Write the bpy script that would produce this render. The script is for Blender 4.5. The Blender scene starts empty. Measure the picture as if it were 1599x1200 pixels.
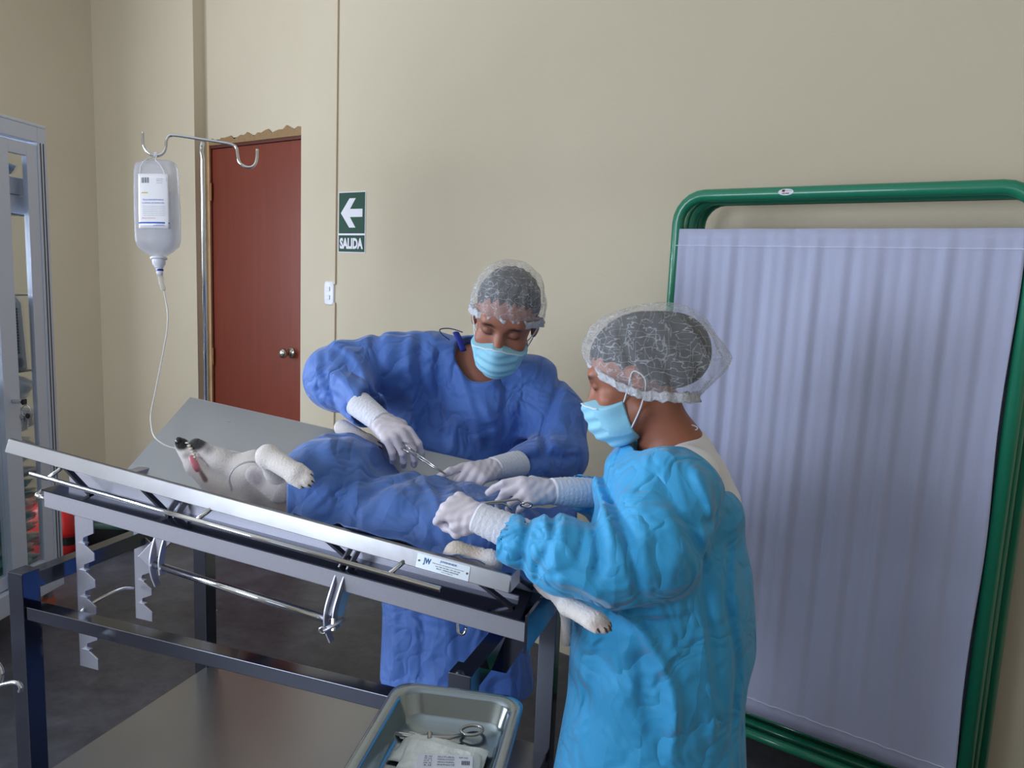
import bpy, bmesh, math, random
import numpy as np
from mathutils import Vector, Matrix

random.seed(7)
rng = np.random.default_rng(7)
col = bpy.context.scene.collection
scene = bpy.context.scene

# ------------------------------------------------------------------ camera
CAM_H = 1.52
F_PX = 1183.0
PITCH = math.radians(7.97)
ROLL = math.radians(2.45)
cF = Vector((0, math.cos(PITCH), -math.sin(PITCH)))
_r0 = Vector((1, 0, 0)); _u0 = _r0.cross(cF)
cR = _r0 * math.cos(ROLL) + _u0 * math.sin(ROLL)
cU = -_r0 * math.sin(ROLL) + _u0 * math.cos(ROLL)
cO = Vector((0, 0, CAM_H))
cam_data = bpy.data.cameras.new('camera')
cam_data.sensor_fit = 'HORIZONTAL'
cam_data.sensor_width = 36.0
cam_data.lens = 36.0 * F_PX / 1599.0
cam_data.clip_start = 0.05
cam = bpy.data.objects.new('camera', cam_data)
col.objects.link(cam)
m = Matrix((( cR.x, cU.x, -cF.x), (cR.y, cU.y, -cF.y), (cR.z, cU.z, -cF.z))).to_4x4()
m.translation = cO
cam.matrix_world = m
scene.camera = cam

# room frame: u runs to the right along the main wall, n points into it
AZ = math.radians(-54.2)
wu = Vector((-math.sin(AZ), -math.cos(AZ), 0))
wn = Vector((-wu.y, wu.x, 0))
WALL_D = 2.53
BACK_D = -2.6
def WP(u, d, z): return wu * u + wn * d + Vector((0, 0, z))

# ------------------------------------------------------------------ world, daylight, exposure
world = bpy.data.worlds.new('world'); scene.world = world
world.use_nodes = True
wbg = world.node_tree.nodes['Background']
wbg.inputs[0].default_value = (0.62, 0.76, 1.0, 1)
wbg.inputs[1].default_value = 1.6
def window_light(name, p, inward, w, h, power, color=(0.80, 0.88, 1.0)):
    ld = bpy.data.lights.new(name, 'AREA'); ld.shape = 'RECTANGLE'
    ld.size = w; ld.size_y = h; ld.energy = power; ld.color = color
    lo = bpy.data.objects.new(name, ld); col.objects.link(lo)
    zx = -inward; yy = Vector((0, 0, 1)); xx = yy.cross(zx)
    mm = Matrix(((xx.x, yy.x, zx.x), (xx.y, yy.y, zx.y), (xx.z, yy.z, zx.z))).to_4x4()
    mm.translation = p; lo.matrix_world = mm
    return lo
LEFT_U = -4.95
window_light('daylight_back_window', WP(-2.1, BACK_D + .03, 1.65), wn, 1.5, 1.3, 72)
window_light('daylight_left_window', WP(LEFT_U + .03, -.65, 1.55), wu, 2.3, 1.3, 172)
scene.view_settings.view_transform = 'Standard'
scene.view_settings.look = 'None'
scene.view_settings.gamma = 1.0
scene.view_settings.use_curve_mapping = False
scene.view_settings.exposure = 0.0

# ------------------------------------------------------------------ measuring helpers
def ray(x, y):
    return (cF * F_PX + cR * (x - 799.5) - cU * (y - 600.0)).normalized()
def at(x, y, dep):
    d = ray(x, y); return cO + d * (dep / d.dot(cF))
def at_z(x, y, z):
    d = ray(x, y); return cO + d * ((z - CAM_H) / d.z)
def at_wall(x, y, D):
    d = ray(x, y); p = cO + d * ((D) / d.dot(wn)); return p
def wall_uz(x, y, D):
    p = at_wall(x, y, D); return p.dot(wu), p.z

# ------------------------------------------------------------------ materials
def lin(c):
    return tuple(((v / 12.92) if v <= 0.04045 else ((v + 0.055) / 1.055) ** 2.4) for v in (x / 255.0 for x in c))
MATS = {}
def mat(name, rgb, rough=0.5, metal=0.0, bump=0.0, bscale=30.0, var=0.0, vscale=6.0, alpha=1.0, trans=0.0,
        sheen=0.0, coat=0.0, stretch=None, spec=0.5, sss=0.0, ior=1.45):
    if name in MATS: return MATS[name]
    m = bpy.data.materials.new(name); m.use_nodes = True
    nt = m.node_tree; N = nt.nodes; L = nt.links
    b = N['Principled BSDF']; c = lin(rgb)
    b.inputs['Base Color'].default_value = (*c, 1)
    b.inputs['Roughness'].default_value = rough
    b.inputs['Metallic'].default_value = metal
    b.inputs['Alpha'].default_value = alpha
    b.inputs['Transmission Weight'].default_value = trans
    b.inputs['Sheen Weight'].default_value = sheen
    b.inputs['Coat Weight'].default_value = coat
    b.inputs['Specular IOR Level'].default_value = spec
    b.inputs['IOR'].default_value = ior
    if sss:
        b.inputs['Subsurface Weight'].default_value = sss
        b.inputs['Subsurface Scale'].default_value = 0.02
    if bump or var:
        tc = N.new('ShaderNodeTexCoord'); mp = N.new('ShaderNodeMapping'); L.new(tc.outputs['Object'], mp.inputs[0])
        if stretch: mp.inputs['Scale'].default_value = stretch
    if var:
        n = N.new('ShaderNodeTexNoise'); n.inputs['Scale'].default_value = vscale; n.inputs['Detail'].default_value = 5
        L.new(mp.outputs[0], n.inputs['Vector'])
        r = N.new('ShaderNodeMapRange'); r.inputs[1].default_value = .3; r.inputs[2].default_value = .7
        r.inputs[3].default_value = 1 - var; r.inputs[4].default_value = 1 + var
        L.new(n.outputs[0], r.inputs[0])
        mx = N.new('ShaderNodeVectorMath'); mx.operation = 'SCALE'; mx.inputs[0].default_value = c
        L.new(r.outputs[0], mx.inputs['Scale']); L.new(mx.outputs[0], b.inputs['Base Color'])
    if bump:
        n = N.new('ShaderNodeTexNoise'); n.inputs['Scale'].default_value = bscale; n.inputs['Detail'].default_value = 4
        L.new(mp.outputs[0], n.inputs['Vector'])
        bp = N.new('ShaderNodeBump'); bp.inputs['Strength'].default_value = bump; bp.inputs['Distance'].default_value = 0.02
        L.new(n.outputs[0], bp.inputs['Height']); L.new(bp.outputs[0], b.inputs['Normal'])
    MATS[name] = m
    return m
def mat_attr(name, rough=0.6, bump=0.0, bscale=200.0, sheen=0.0):
    m = mat(name, (128, 128, 128), rough, bump=bump, bscale=bscale, sheen=sheen)
    nt = m.node_tree
    a = nt.nodes.new('ShaderNodeAttribute'); a.attribute_name = 'col'
    nt.links.new(a.outputs['Color'], nt.nodes['Principled BSDF'].inputs['Base Color'])
    return m

WALL = mat('cream_wall_paint', (203, 192, 170), 0.75, bump=0.05, bscale=60, var=0.02, vscale=1.5)
STEEL = mat('brushed_steel', (190, 191, 204), 0.40, 0.82, bump=0.03, bscale=8, stretch=(4, 60, 60), var=0.06, vscale=12)
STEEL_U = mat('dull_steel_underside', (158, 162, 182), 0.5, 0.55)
RIMS = mat('rim_steel', (138, 139, 144), 0.33, 1.0, bump=.03, bscale=10, var=.1, vscale=7)
STEEL_P = mat('polished_steel', (112, 116, 128), 0.13, 1.0, var=0.05, vscale=5)
STEEL_S = mat('satin_steel_sheet', (160, 163, 168), 0.34, 1.0, var=0.04, vscale=3)
CHROME = mat('chrome', (215, 217, 222), 0.10, 1.0)
ALU = mat('anodised_aluminium', (204, 214, 234), 0.42, 0.12)
BLACK = mat('black_plastic', (22, 22, 24), 0.5)

# ------------------------------------------------------------------ mesh building
def tag(o, label=None, cat=None, group=None, kind=None):
    if label: o['label'] = label
    if cat: o['category'] = cat
    if group: o['group'] = group
    if kind: o['kind'] = kind
    return o
def empty(name, loc=(0, 0, 0), label=None, cat=None, group=None):
    o = bpy.data.objects.new(name, None); col.objects.link(o); o.location = loc
    o.empty_display_size = 0.05
    return tag(o, label, cat, group)
def link(name, me, material, parent=None, smooth=True):
    me.materials.clear()
    for mm_ in (material if isinstance(material, (list, tuple)) else [material]): me.materials.append(mm_)
    if smooth:
        me.polygons.foreach_set('use_smooth', [True] * len(me.polygons))
    o = bpy.data.objects.new(name, me); col.objects.link(o)
    if parent:
        o.parent = parent
        bpy_loc = Vector(parent.location)
        o.matrix_parent_inverse = Matrix.Translation(-bpy_loc)
    return o
class MB:
    def __init__(s): s.v = []; s.f = []; s.mi = []
    def quadbox(s, P, mi=0):      # 8 points: bottom 4 then top 4
        b = len(s.v); s.v += [Vector(p) for p in P]
        for f in ((3, 2, 1, 0), (4, 5, 6, 7), (0, 1, 5, 4), (1, 2, 6, 5), (2, 3, 7, 6), (3, 0, 4, 7)):
            s.f.append([b + i for i in f]); s.mi.append(mi)
        return s
    def box(s, c, a, b_, c_, mi=0):   # centre and three half vectors
        c = Vector(c); a = Vector(a); b_ = Vector(b_); c_ = Vector(c_)
        return s.quadbox([c - a - b_ - c_, c + a - b_ - c_, c + a + b_ - c_, c - a + b_ - c_,
                          c - a - b_ + c_, c + a - b_ + c_, c + a + b_ + c_, c - a + b_ + c_], mi)
    def bar(s, p, q, w, h, up=(0, 0, 1), mi=0):   # rectangular bar from p to q, w across, h along up
        p = Vector(p); q = Vector(q); d = (q - p).normalized(); up = Vector(up)
        sx = d.cross(up).normalized(); uu = sx.cross(d).normalized()
        return s.box((p + q) / 2, (q - p) / 2, sx * w / 2, uu * h / 2, mi)
    def tube(s, pts, r, seg=12, cap=True, mi=0, closed=False, flat=None):
        pts = [Vector(p) for p in pts]; n = len(pts)
        rr = r if isinstance(r, (list, tuple)) else [r] * n
        tang = []
        for i in range(n):
            if closed: t = pts[(i + 1) % n] - pts[i - 1]
            elif i == 0: t = pts[1] - pts[0]
            elif i == n - 1: t = pts[-1] - pts[-2]
            else: t = (pts[i + 1] - pts[i]).normalized() + (pts[i] - pts[i - 1]).normalized()
            tang.append(t.normalized())
        t0 = tang[0]; a = Vector((0, 0, 1)) if abs(t0.z) < .9 else Vector((1, 0, 0))
        nx = t0.cross(a).normalized(); base = len(s.v)
        for i in range(n):
            t = tang[i]; nx = (nx - t * nx.dot(t)).normalized(); ny = t.cross(nx)
            for k in range(seg):
                an = 2 * math.pi * k / seg
                s.v.append(pts[i] + (nx * math.cos(an) + ny * math.sin(an) * (flat or 1)) * rr[i])
        m_ = n if closed else n - 1
        for i in range(m_):
            for k in range(seg):
                j = (i + 1) % n
                s.f.append([base + i * seg + k, base + i * seg + (k + 1) % seg, base + j * seg + (k + 1) % seg, base + j * seg + k]); s.mi.append(mi)
        if cap and not closed:
            s.f.append([base + k for k in range(seg)][::-1]); s.mi.append(mi)
            s.f.append([base + (n - 1) * seg + k for k in range(seg)]); s.mi.append(mi)
        return s
    def rings(s, rings, cap=True, mi=0):
        base = len(s.v); k = len(rings[0])
        for r in rings: s.v += [Vector(p) for p in r]
        for i in range(len(rings) - 1):
            for j in range(k):
                s.f.append([base + i * k + j, base + i * k + (j + 1) % k, base + (i + 1) * k + (j + 1) % k, base + (i + 1) * k + j]); s.mi.append(mi)
        if cap:
            s.f.append([base + j for j in range(k)][::-1]); s.mi.append(mi)
            s.f.append([base + (len(rings) - 1) * k + j for j in range(k)]); s.mi.append(mi)
        return s
    def sheet(s, P, mi=0):    # P[i][j] grid
        base = len(s.v); a = len(P); b = len(P[0])
        for r in P: s.v += [Vector(p) for p in r]
        for i in range(a - 1):
            for j in range(b - 1):
                s.f.append([base + i * b + j, base + i * b + j + 1, base + (i + 1) * b + j + 1, base + (i + 1) * b + j]); s.mi.append(mi)
        return s
    def poly(s, P, thick, nrm, mi=0):      # extruded polygon
        nrm = Vector(nrm) * thick; k = len(P)
        return s.rings([[Vector(p) for p in P], [Vector(p) + nrm for p in P]], True, mi)
    def build(s, name, material, parent=None, smooth=False, bevel=0.0, solid=0.0, seg=2, sub=0):
        me = bpy.data.meshes.new(name)
        me.from_pydata([tuple(v) for v in s.v], [], s.f); me.update()
        bm = bmesh.new(); bm.from_mesh(me)
        bmesh.ops.recalc_face_normals(bm, faces=bm.faces); bm.to_mesh(me); bm.free()
        mis = list(s.mi)
        me.polygons.foreach_set('material_index', mis)
        o = link(name, me, material, parent, smooth)
        if isinstance(material, (list, tuple)): me.polygons.foreach_set('material_index', mis)
        if solid:
            md = o.modifiers.new('solid', 'SOLIDIFY'); md.thickness = solid; md.offset = 0
        if bevel:
            md = o.modifiers.new('bevel', 'BEVEL'); md.width = bevel; md.segments = seg; md.limit_method = 'ANGLE'; md.angle_limit = math.radians(40)
            if not smooth: me.polygons.foreach_set('use_smooth', [True] * len(me.polygons))
            md.harden_normals = True
        if sub:
            md = o.modifiers.new('sub', 'SUBSURF'); md.levels = sub; md.render_levels = sub
        return o
def spline(pts, n=8, closed=False):
    P = [Vector(p) for p in pts]; out = []; k = len(P)
    rng_ = range(k if closed else k - 1)
    for i in rng_:
        p0 = P[i - 1] if (i > 0 or closed) else P[0] * 2 - P[1]
        p1 = P[i]; p2 = P[(i + 1) % k]
        p3 = P[(i + 2) % k] if (i + 2 < k or closed) else P[-1] * 2 - P[-2]
        for j in range(n):
            t = j / n
            out.append(0.5 * ((2 * p1) + (p2 - p0) * t + (2 * p0 - 5 * p1 + 4 * p2 - p3) * t * t + (3 * p1 - p0 - 3 * p2 + p3) * t ** 3))
    if not closed: out.append(P[-1])
    return out
def circle(c, ax, bx, ra, rb=None, n=24, power=2.0):
    rb = rb or ra; out = []
    for k in range(n):
        t = 2 * math.pi * k / n
        x = math.copysign(abs(math.cos(t)) ** (2 / power), math.cos(t)); y = math.copysign(abs(math.sin(t)) ** (2 / power), math.sin(t))
        out.append(Vector(c) + Vector(ax) * ra * x + Vector(bx) * rb * y)
    return out
def text_mesh(name, body, origin, xdir, ydir, height, material, parent, width=None, bold=0.0, depth=0.0004, align='CENTER'):
    cu = bpy.data.curves.new(name, 'FONT'); cu.body = body; cu.align_x = align; cu.align_y = 'CENTER'
    cu.size = 1.0; cu.offset = bold; cu.resolution_u = 3
    to = bpy.data.objects.new(name, cu); col.objects.link(to)
    dg = bpy.context.evaluated_depsgraph_get()
    me = bpy.data.meshes.new_from_object(to.evaluated_get(dg))
    bpy.data.objects.remove(to)
    co = np.array([v.co[:] for v in me.vertices])
    if len(co) == 0: return None
    h = co[:, 1].max() - co[:, 1].min(); w = co[:, 0].max() - co[:, 0].min()
    sy = height / h; sx = (width / w) if width else sy
    xd = Vector(xdir).normalized(); yd = Vector(ydir).normalized(); zd = xd.cross(yd)
    cy = (co[:, 1].max() + co[:, 1].min()) / 2; cx = (co[:, 0].max() + co[:, 0].min()) / 2 if align == 'CENTER' else 0
    for v in me.vertices:
        v.co = Vector(origin) + xd * (v.co.x - cx) * sx + yd * (v.co.y - cy) * sy + zd * depth
    return link(name, me, material, parent, False)

# ------------------------------------------------------------------ signed distance sculpting
f4 = np.float32
def V3(p): return np.array(tuple(p), dtype=f4)
def cone(a, b, ra, rb, flat=None, ff=1.0):
    a = V3(a); b = V3(b); ba = b - a; l2 = float(ba @ ba) + 1e-9
    fl = V3(flat) / np.linalg.norm(V3(flat)) if flat is not None else None
    def f(p):
        q = p - a; t = np.clip(q @ ba / l2, 0, 1); w = q - t[:, None] * ba
        r = ra + t * (rb - ra)
        if fl is not None:
            k = w @ fl; w = w + np.outer(k * (ff - 1), fl)
        return np.sqrt((w * w).sum(1)) - r
    return f
def ell(c, r, X=(1, 0, 0), Y=(0, 1, 0), Z=(0, 0, 1)):
    c = V3(c); Rm = np.array([V3(X), V3(Y), V3(Z)]); r = np.array(r, f4)
    def f(p):
        q = (p - c) @ Rm.T; k0 = np.sqrt(((q / r) ** 2).sum(1)); k1 = np.sqrt(((q / r ** 2) ** 2).sum(1)) + 1e-6
        return k0 * (k0 - 1) / k1
    return f
def sm(a, b, k):
    h = np.clip(0.5 + 0.5 * (b - a) / k, 0, 1); return b + (a - b) * h - k * h * (1 - h)
def smax(a, b, k): return -sm(-a, -b, k)
def union(fs, k):
    def f(p):
        d = fs[0][0](p) if isinstance(fs[0], tuple) else fs[0](p)
        for g in fs[1:]:
            kk = k
            if isinstance(g, tuple): g, kk = g
            d = sm(d, g(p), kk)
        return d
    return f
def bezdist(p2, pts):     # distance of 2d points to a polyline, with the 0..1 parameter
    best = np.full(len(p2), 1e9, f4); par = np.zeros(len(p2), f4); n = len(pts) - 1
    for i in range(n):
        a = np.array(pts[i], f4); b = np.array(pts[i + 1], f4); ba = b - a
        t = np.clip(((p2 - a) @ ba) / (ba @ ba + 1e-9), 0, 1); w = p2 - a - t[:, None] * ba
        d = np.sqrt((w * w).sum(1)); m_ = d < best
        best = np.where(m_, d, best); par = np.where(m_, (i + t) / n, par)
    return best, par
def folds(base, lst, ymax=None):
    # lst: (polyline of (px, py), depth, width, amplitude); drapery ridges (+) and creases (-), in world x/z
    L = []
    for pts, dep, w, amp in lst:
        q = spline([(*(lambda v: (v.x, v.z))(at(x, y, dep)), 0) for x, y in pts], 4)
        L.append(([(v.x, v.y) for v in q], w, amp))
    def f(p):
        d = base(p); p2 = p[:, [0, 2]]
        for pts, w, amp in L:
            A = np.array(pts); lo = A.min(0) - 3 * w; hi = A.max(0) + 3 * w
            idx = np.nonzero((p2[:, 0] > lo[0]) & (p2[:, 0] < hi[0]) & (p2[:, 1] > lo[1]) & (p2[:, 1] < hi[1]))[0]
            if len(idx) == 0: continue
            if ymax is not None: idx = idx[p[idx, 1] < ymax]
            e, t = bezdist(p2[idx], pts)
            d[idx] -= amp * np.exp(-(e / w) ** 2) * np.minimum(1, np.minimum(t, 1 - t) * 5 + .15)
        return d
    return f
_ph = rng.uniform(0, 6.28, (60,)); _dr = rng.normal(size=(60, 3)); _dr /= np.linalg.norm(_dr, axis=1)[:, None]
def wob(p, scale, n=10, seed=0, aniso=(1, 1, 1)):
    d = np.zeros(len(p), f4); q = p * np.array(aniso, f4)
    for i in range(n):
        j = (i + seed * 7) % 60
        d += np.sin((q @ _dr[j].astype(f4)) * scale * (0.7 + 0.13 * i) + _ph[j] + 1.3 * np.sin((q @ _dr[(j + 9) % 60].astype(f4)) * scale * .6))
    return d / n
def sculpt(f, lo, hi, vox):
    lo = np.array(tuple(lo), f4); hi = np.array(tuple(hi), f4); S = 4
    nb = np.ceil((hi - lo) / (vox * S)).astype(int); n = nb * S + 1
    cc = [lo[i] + (np.arange(nb[i]) + .5) * vox * S for i in range(3)]
    C = np.stack(np.meshgrid(*cc, indexing='ij'), -1).reshape(-1, 3).astype(f4)
    dc = f(C)
    D = np.repeat(np.repeat(np.repeat(dc.reshape(nb), S, 0), S, 1), S, 2)
    D = np.pad(D, ((0, 1), (0, 1), (0, 1)), mode='edge')
    act = (np.abs(dc) < vox * S * 1.5).reshape(nb)
    A = np.zeros(n, bool)
    R_ = np.repeat(np.repeat(np.repeat(act, S, 0), S, 1), S, 2)
    A[:-1, :-1, :-1] = R_; A[1:, 1:, 1:] |= R_
    A[:-1, :-1, 1:] |= R_; A[:-1, 1:, :-1] |= R_; A[1:, :-1, :-1] |= R_; A[1:, 1:, :-1] |= R_; A[1:, :-1, 1:] |= R_; A[:-1, 1:, 1:] |= R_
    I = np.argwhere(A)
    D[A] = f((lo + I * vox).astype(f4))
    # closed at the box sides
    D[0] = np.maximum(D[0], 1e-3); D[-1] = np.maximum(D[-1], 1e-3); D[:, 0] = np.maximum(D[:, 0], 1e-3); D[:, -1] = np.maximum(D[:, -1], 1e-3)
    D[:, :, 0] = np.maximum(D[:, :, 0], 1e-3); D[:, :, -1] = np.maximum(D[:, :, -1], 1e-3)
    return nets(D, lo, vox)
def nets(D, lo, vox):
    ins = D < 0
    c = [ins[i:ins.shape[0] - 1 + i, j:ins.shape[1] - 1 + j, k:ins.shape[2] - 1 + k] for i in (0, 1) for j in (0, 1) for k in (0, 1)]
    cnt = sum(x.astype(np.int8) for x in c); actc = (cnt > 0) & (cnt < 8)
    ids = np.full(actc.shape, -1, np.int64); I = np.argwhere(actc); ids[actc] = np.arange(len(I))
    acc = np.zeros((len(I), 3)); num = np.zeros(len(I))
    cor = [(i, j, k) for i in (0, 1) for j in (0, 1) for k in (0, 1)]
    vals = [D[I[:, 0] + i, I[:, 1] + j, I[:, 2] + k].astype(float) for i, j, k in cor]
    for a in range(8):
        for b in range(a + 1, 8):
            if sum(abs(cor[a][t] - cor[b][t]) for t in range(3)) != 1: continue
            va, vb = vals[a], vals[b]; m_ = (va < 0) != (vb < 0)
            t = np.where(m_, va / np.where(m_, va - vb, 1), 0)
            for ax in range(3): acc[:, ax] += np.where(m_, cor[a][ax] + t * (cor[b][ax] - cor[a][ax]), 0)
            num += m_
    Vt = (I + acc / num[:, None]) * vox + lo
    F = []
    for ax in range(3):
        s0 = [slice(None)] * 3; s1 = [slice(None)] * 3; s0[ax] = slice(0, -1); s1[ax] = slice(1, None)
        a = ins[tuple(s0)]; b = ins[tuple(s1)]
        E = np.argwhere(a != b); 
        o1, o2 = [(1, 2), (2, 0), (0, 1)][ax]
        ok = (E[:, o1] > 0) & (E[:, o2] > 0) & (E[:, o1] < D.shape[o1] - 1) & (E[:, o2] < D.shape[o2] - 1)
        E = E[ok]
        if len(E) == 0: continue
        fl = a[E[:, 0], E[:, 1], E[:, 2]]
        def g(d1, d2):
            q = E.copy(); q[:, o1] += d1; q[:, o2] += d2; return ids[q[:, 0], q[:, 1], q[:, 2]]
        Q = np.stack([g(-1, -1), g(0, -1), g(0, 0), g(-1, 0)], 1)
        Q[~fl] = Q[~fl][:, ::-1]; F.append(Q)
    return Vt, np.concatenate(F)
def sculpted(name, f, lo, hi, vox, material, parent=None, colf=None, keep=None, smooth_it=1):
    Vt, Fc = sculpt(f, lo, hi, vox)
    if keep is not None:
        kv = keep(Vt.astype(f4)); kf = kv[Fc].all(1); Fc = Fc[kf]
        u_, inv = np.unique(Fc, return_inverse=True); Vt = Vt[u_]; Fc = inv.reshape(Fc.shape)
    me = bpy.data.meshes.new(name)
    me.vertices.add(len(Vt)); me.vertices.foreach_set('co', Vt.astype(f4).ravel())
    me.loops.add(Fc.size); me.loops.foreach_set('vertex_index', Fc.ravel().astype(np.int32))
    me.polygons.add(len(Fc)); me.polygons.foreach_set('loop_start', (np.arange(len(Fc)) * 4).astype(np.int32))
    me.update(calc_edges=True); me.validate()
    if colf is not None:
        c = colf(Vt.astype(f4)); at_ = me.color_attributes.new('col', 'FLOAT_COLOR', 'POINT')
        at_.data.foreach_set('color', np.concatenate([c, np.ones((len(c), 1))], 1).astype(f4).ravel())
    o = link(name, me, material, parent, True)
    if smooth_it:
        md = o.modifiers.new('smooth', 'SMOOTH'); md.factor = 0.5; md.iterations = smooth_it
    return o
# ------------------------------------------------------------------ the room shell
def struct(name, mb, material, **k): return tag(mb.build(name, material, **k), kind='structure')
U_COL = wall_uz(470, 300, WALL_D)[0]            # outer corner of the wall right of the door recess
U_C1 = wall_uz(305, 300, WALL_D)[0]
U_C0 = wall_uz(151, 300, WALL_D)[0]
REC = 0.07; WT = 0.14; ZC = 3.6; U_R = 2.1
def wbox(mb, u0, u1, d0, d1, z0, z1, mi=0):
    return mb.quadbox([WP(u0, d0, z0), WP(u1, d0, z0), WP(u1, d1, z0), WP(u0, d1, z0), WP(u0, d0, z1), WP(u1, d0, z1), WP(u1, d1, z1), WP(u0, d1, z1)], mi)
dl = at_wall(329, 300, WALL_D + REC).dot(wu); dr_ = dl + 0.86
dz = at_wall(345, 226, WALL_D + REC).z
mb = MB()
wbox(mb, U_COL, U_R, WALL_D, WALL_D + WT + REC, 0, ZC)
wbox(mb, U_C0 - .2, U_C1, WALL_D, WALL_D + WT + REC, 0, ZC)
wbox(mb, U_C1 - .01, dl - .035, WALL_D + REC, WALL_D + WT + REC, 0, ZC)
wbox(mb, dl - .036, U_COL + .01, WALL_D + REC, WALL_D + WT + REC, dz + .03, ZC)
wbox(mb, dr_ + .03, U_COL + .3, WALL_D + REC, WALL_D + WT + REC, 0, ZC)
struct('wall_front', mb, WALL)
z0w, z1w = .95, 2.15
mb = MB()
for d0_, d1_, a_, b_ in ((BACK_D, -1.8, 0, ZC), (.5, WALL_D + .01, 0, ZC), (-1.8, .5, 0, z0w), (-1.8, .5, z1w, ZC)): wbox(mb, U_C0 - .2, U_C0, d0_, d1_, a_, b_)
struct('wall_left', mb, WALL)
mb = MB()
for d0_, d1_, a_, b_ in ((-1.8, -1.75, z0w, z1w), (.45, .5, z0w, z1w), (-.67, -.63, z0w, z1w), (-1.8, .5, z0w, z0w + .05), (-1.8, .5, z1w - .05, z1w)): wbox(mb, U_C0 - .12, U_C0 - .07, d0_, d1_, a_, b_)
struct('window_3', mb, ALU)
struct('wall_right', wbox(MB(), U_R, U_R + .15, BACK_D - .15, WALL_D + WT, 0, ZC), WALL)
W_ = [(-2.85, -1.35), (-.65, .85)]; z0w, z1w = 1.0, 2.3
mb = MB(); wbox(mb, U_C0 - .2, U_R, BACK_D - .15, BACK_D, 0, z0w); wbox(mb, U_C0 - .2, U_R, BACK_D - .15, BACK_D, z1w, ZC)
e = [U_C0 - .2, W_[0][0], W_[0][1], W_[1][0], W_[1][1], U_R]
for i in (0, 2, 4): wbox(mb, e[i], e[i + 1], BACK_D - .15, BACK_D, z0w, z1w)
struct('wall_back', mb, WALL)
for i, (a, b) in enumerate(W_):
    mb = MB()
    for u0, u1, z0, z1 in ((a, a + .05, z0w, z1w), (b - .05, b, z0w, z1w), (a, b, z0w, z0w + .05), (a, b, z1w - .05, z1w), ((a + b) / 2 - .02, (a + b) / 2 + .02, z0w, z1w)):
        wbox(mb, u0, u1, BACK_D - .11, BACK_D - .06, z0, z1)
    struct('window_%d' % (i + 1), mb, ALU)
FLOOR = mat('dark_worn_floor', (62, 60, 66), 0.42, bump=0.04, bscale=14)
def floor_nodes():
    nt = FLOOR.node_tree; N = nt.nodes; L = nt.links; b = N['Principled BSDF']
    tc = N.new('ShaderNodeTexCoord'); n1 = N.new('ShaderNodeTexNoise'); n1.inputs['Scale'].default_value = 1.7; n1.inputs['Detail'].default_value = 8; n1.inputs['Roughness'].default_value = .65
    n2 = N.new('ShaderNodeTexNoise'); n2.inputs['Scale'].default_value = 9; n2.inputs['Detail'].default_value = 9; n2.inputs['Roughness'].default_value = .8
    L.new(tc.outputs['Object'], n1.inputs['Vector']); L.new(tc.outputs['Object'], n2.inputs['Vector'])
    ma = N.new('ShaderNodeMath'); ma.operation = 'MULTIPLY'; L.new(n1.outputs[0], ma.inputs[0]); L.new(n2.outputs[0], ma.inputs[1])
    r = N.new('ShaderNodeValToRGB'); r.color_ramp.elements[0].position = .12; r.color_ramp.elements[1].position = .46
    r.color_ramp.elements[0].color = (*lin((38, 39, 46)), 1); r.color_ramp.elements[1].color = (*lin((100, 101, 112)), 1)
    L.new(ma.outputs[0], r.inputs[0]); L.new(r.outputs[0], b.inputs['Base Color'])
floor_nodes()
struct('floor', wbox(MB(), U_C0 - .2, U_R + .15, BACK_D - .15, WALL_D + WT, -.1, 0), FLOOR)
struct('ceiling', wbox(MB(), U_C0 - .2, U_R + .15, BACK_D - .15, WALL_D + WT + REC, ZC, ZC + .1), mat('white_ceiling', (225, 222, 214), .8))
# recess reveal beside the door, plastered lintel strip, jamb
struct('trim_1', wbox(MB(), dl - .036, dl - .006, WALL_D + REC - .004, WALL_D + REC + .05, 0, dz + .03), mat('jamb_wood', (196, 158, 118), .6, var=.12, vscale=10))
mb = MB()
P = []
for i in range(30):
    t = i / 29; u = dl - .006 + t * (dr_ + .03 - dl)
    P.append((u, dz + .028 + .016 * math.sin(i * 1.7) * math.sin(i * .6) + .02 * t))
for i in range(29):
    mb.quadbox([WP(P[i][0], WALL_D + REC - .006, dz), WP(P[i + 1][0], WALL_D + REC - .006, dz), WP(P[i + 1][0], WALL_D + REC + .04, dz), WP(P[i][0], WALL_D + REC + .04, dz),
                WP(P[i][0], WALL_D + REC - .006, P[i][1]), WP(P[i + 1][0], WALL_D + REC - .006, P[i + 1][1]), WP(P[i + 1][0], WALL_D + REC + .04, P[i + 1][1]), WP(P[i][0], WALL_D + REC + .04, P[i][1])])
struct('trim_2', mb, mat('broken_plaster', (150, 122, 88), .9, bump=.5, bscale=50))
DOORM = mat('red_brown_painted_wood', (118, 48, 32), .38, bump=.02, bscale=4, stretch=(8, 8, .6), var=.08, vscale=3)
DD = WALL_D + REC + .012
door = struct('door_1', wbox(MB(), dl, dr_, DD, DD + .04, 0.005, dz - .018), DOORM, bevel=.002)
mb = MB(); wbox(mb, dl - .006, dl + .0, DD - .008, DD + .045, 0, dz); wbox(mb, dr_, dr_ + .03, DD - .008, DD + .045, 0, dz); wbox(mb, dl - .006, dr_ + .03, DD - .008, DD + .045, dz - .015, dz)
mb.build('door_frame', mat('dark_door_frame', (92, 40, 30), .45), door)
for py in (300, 556):
    z = at_wall(334, py, DD).z
    MB().tube([WP(dl + .002, DD - .009, z - .05), WP(dl + .002, DD - .009, z + .05)], .007, 10).build('hinge', mat('hinge_brass', (128, 92, 58), .4, .8), door)
ku, kz = wall_uz(455, 551, DD)
mb = MB(); R_ = []
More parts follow.
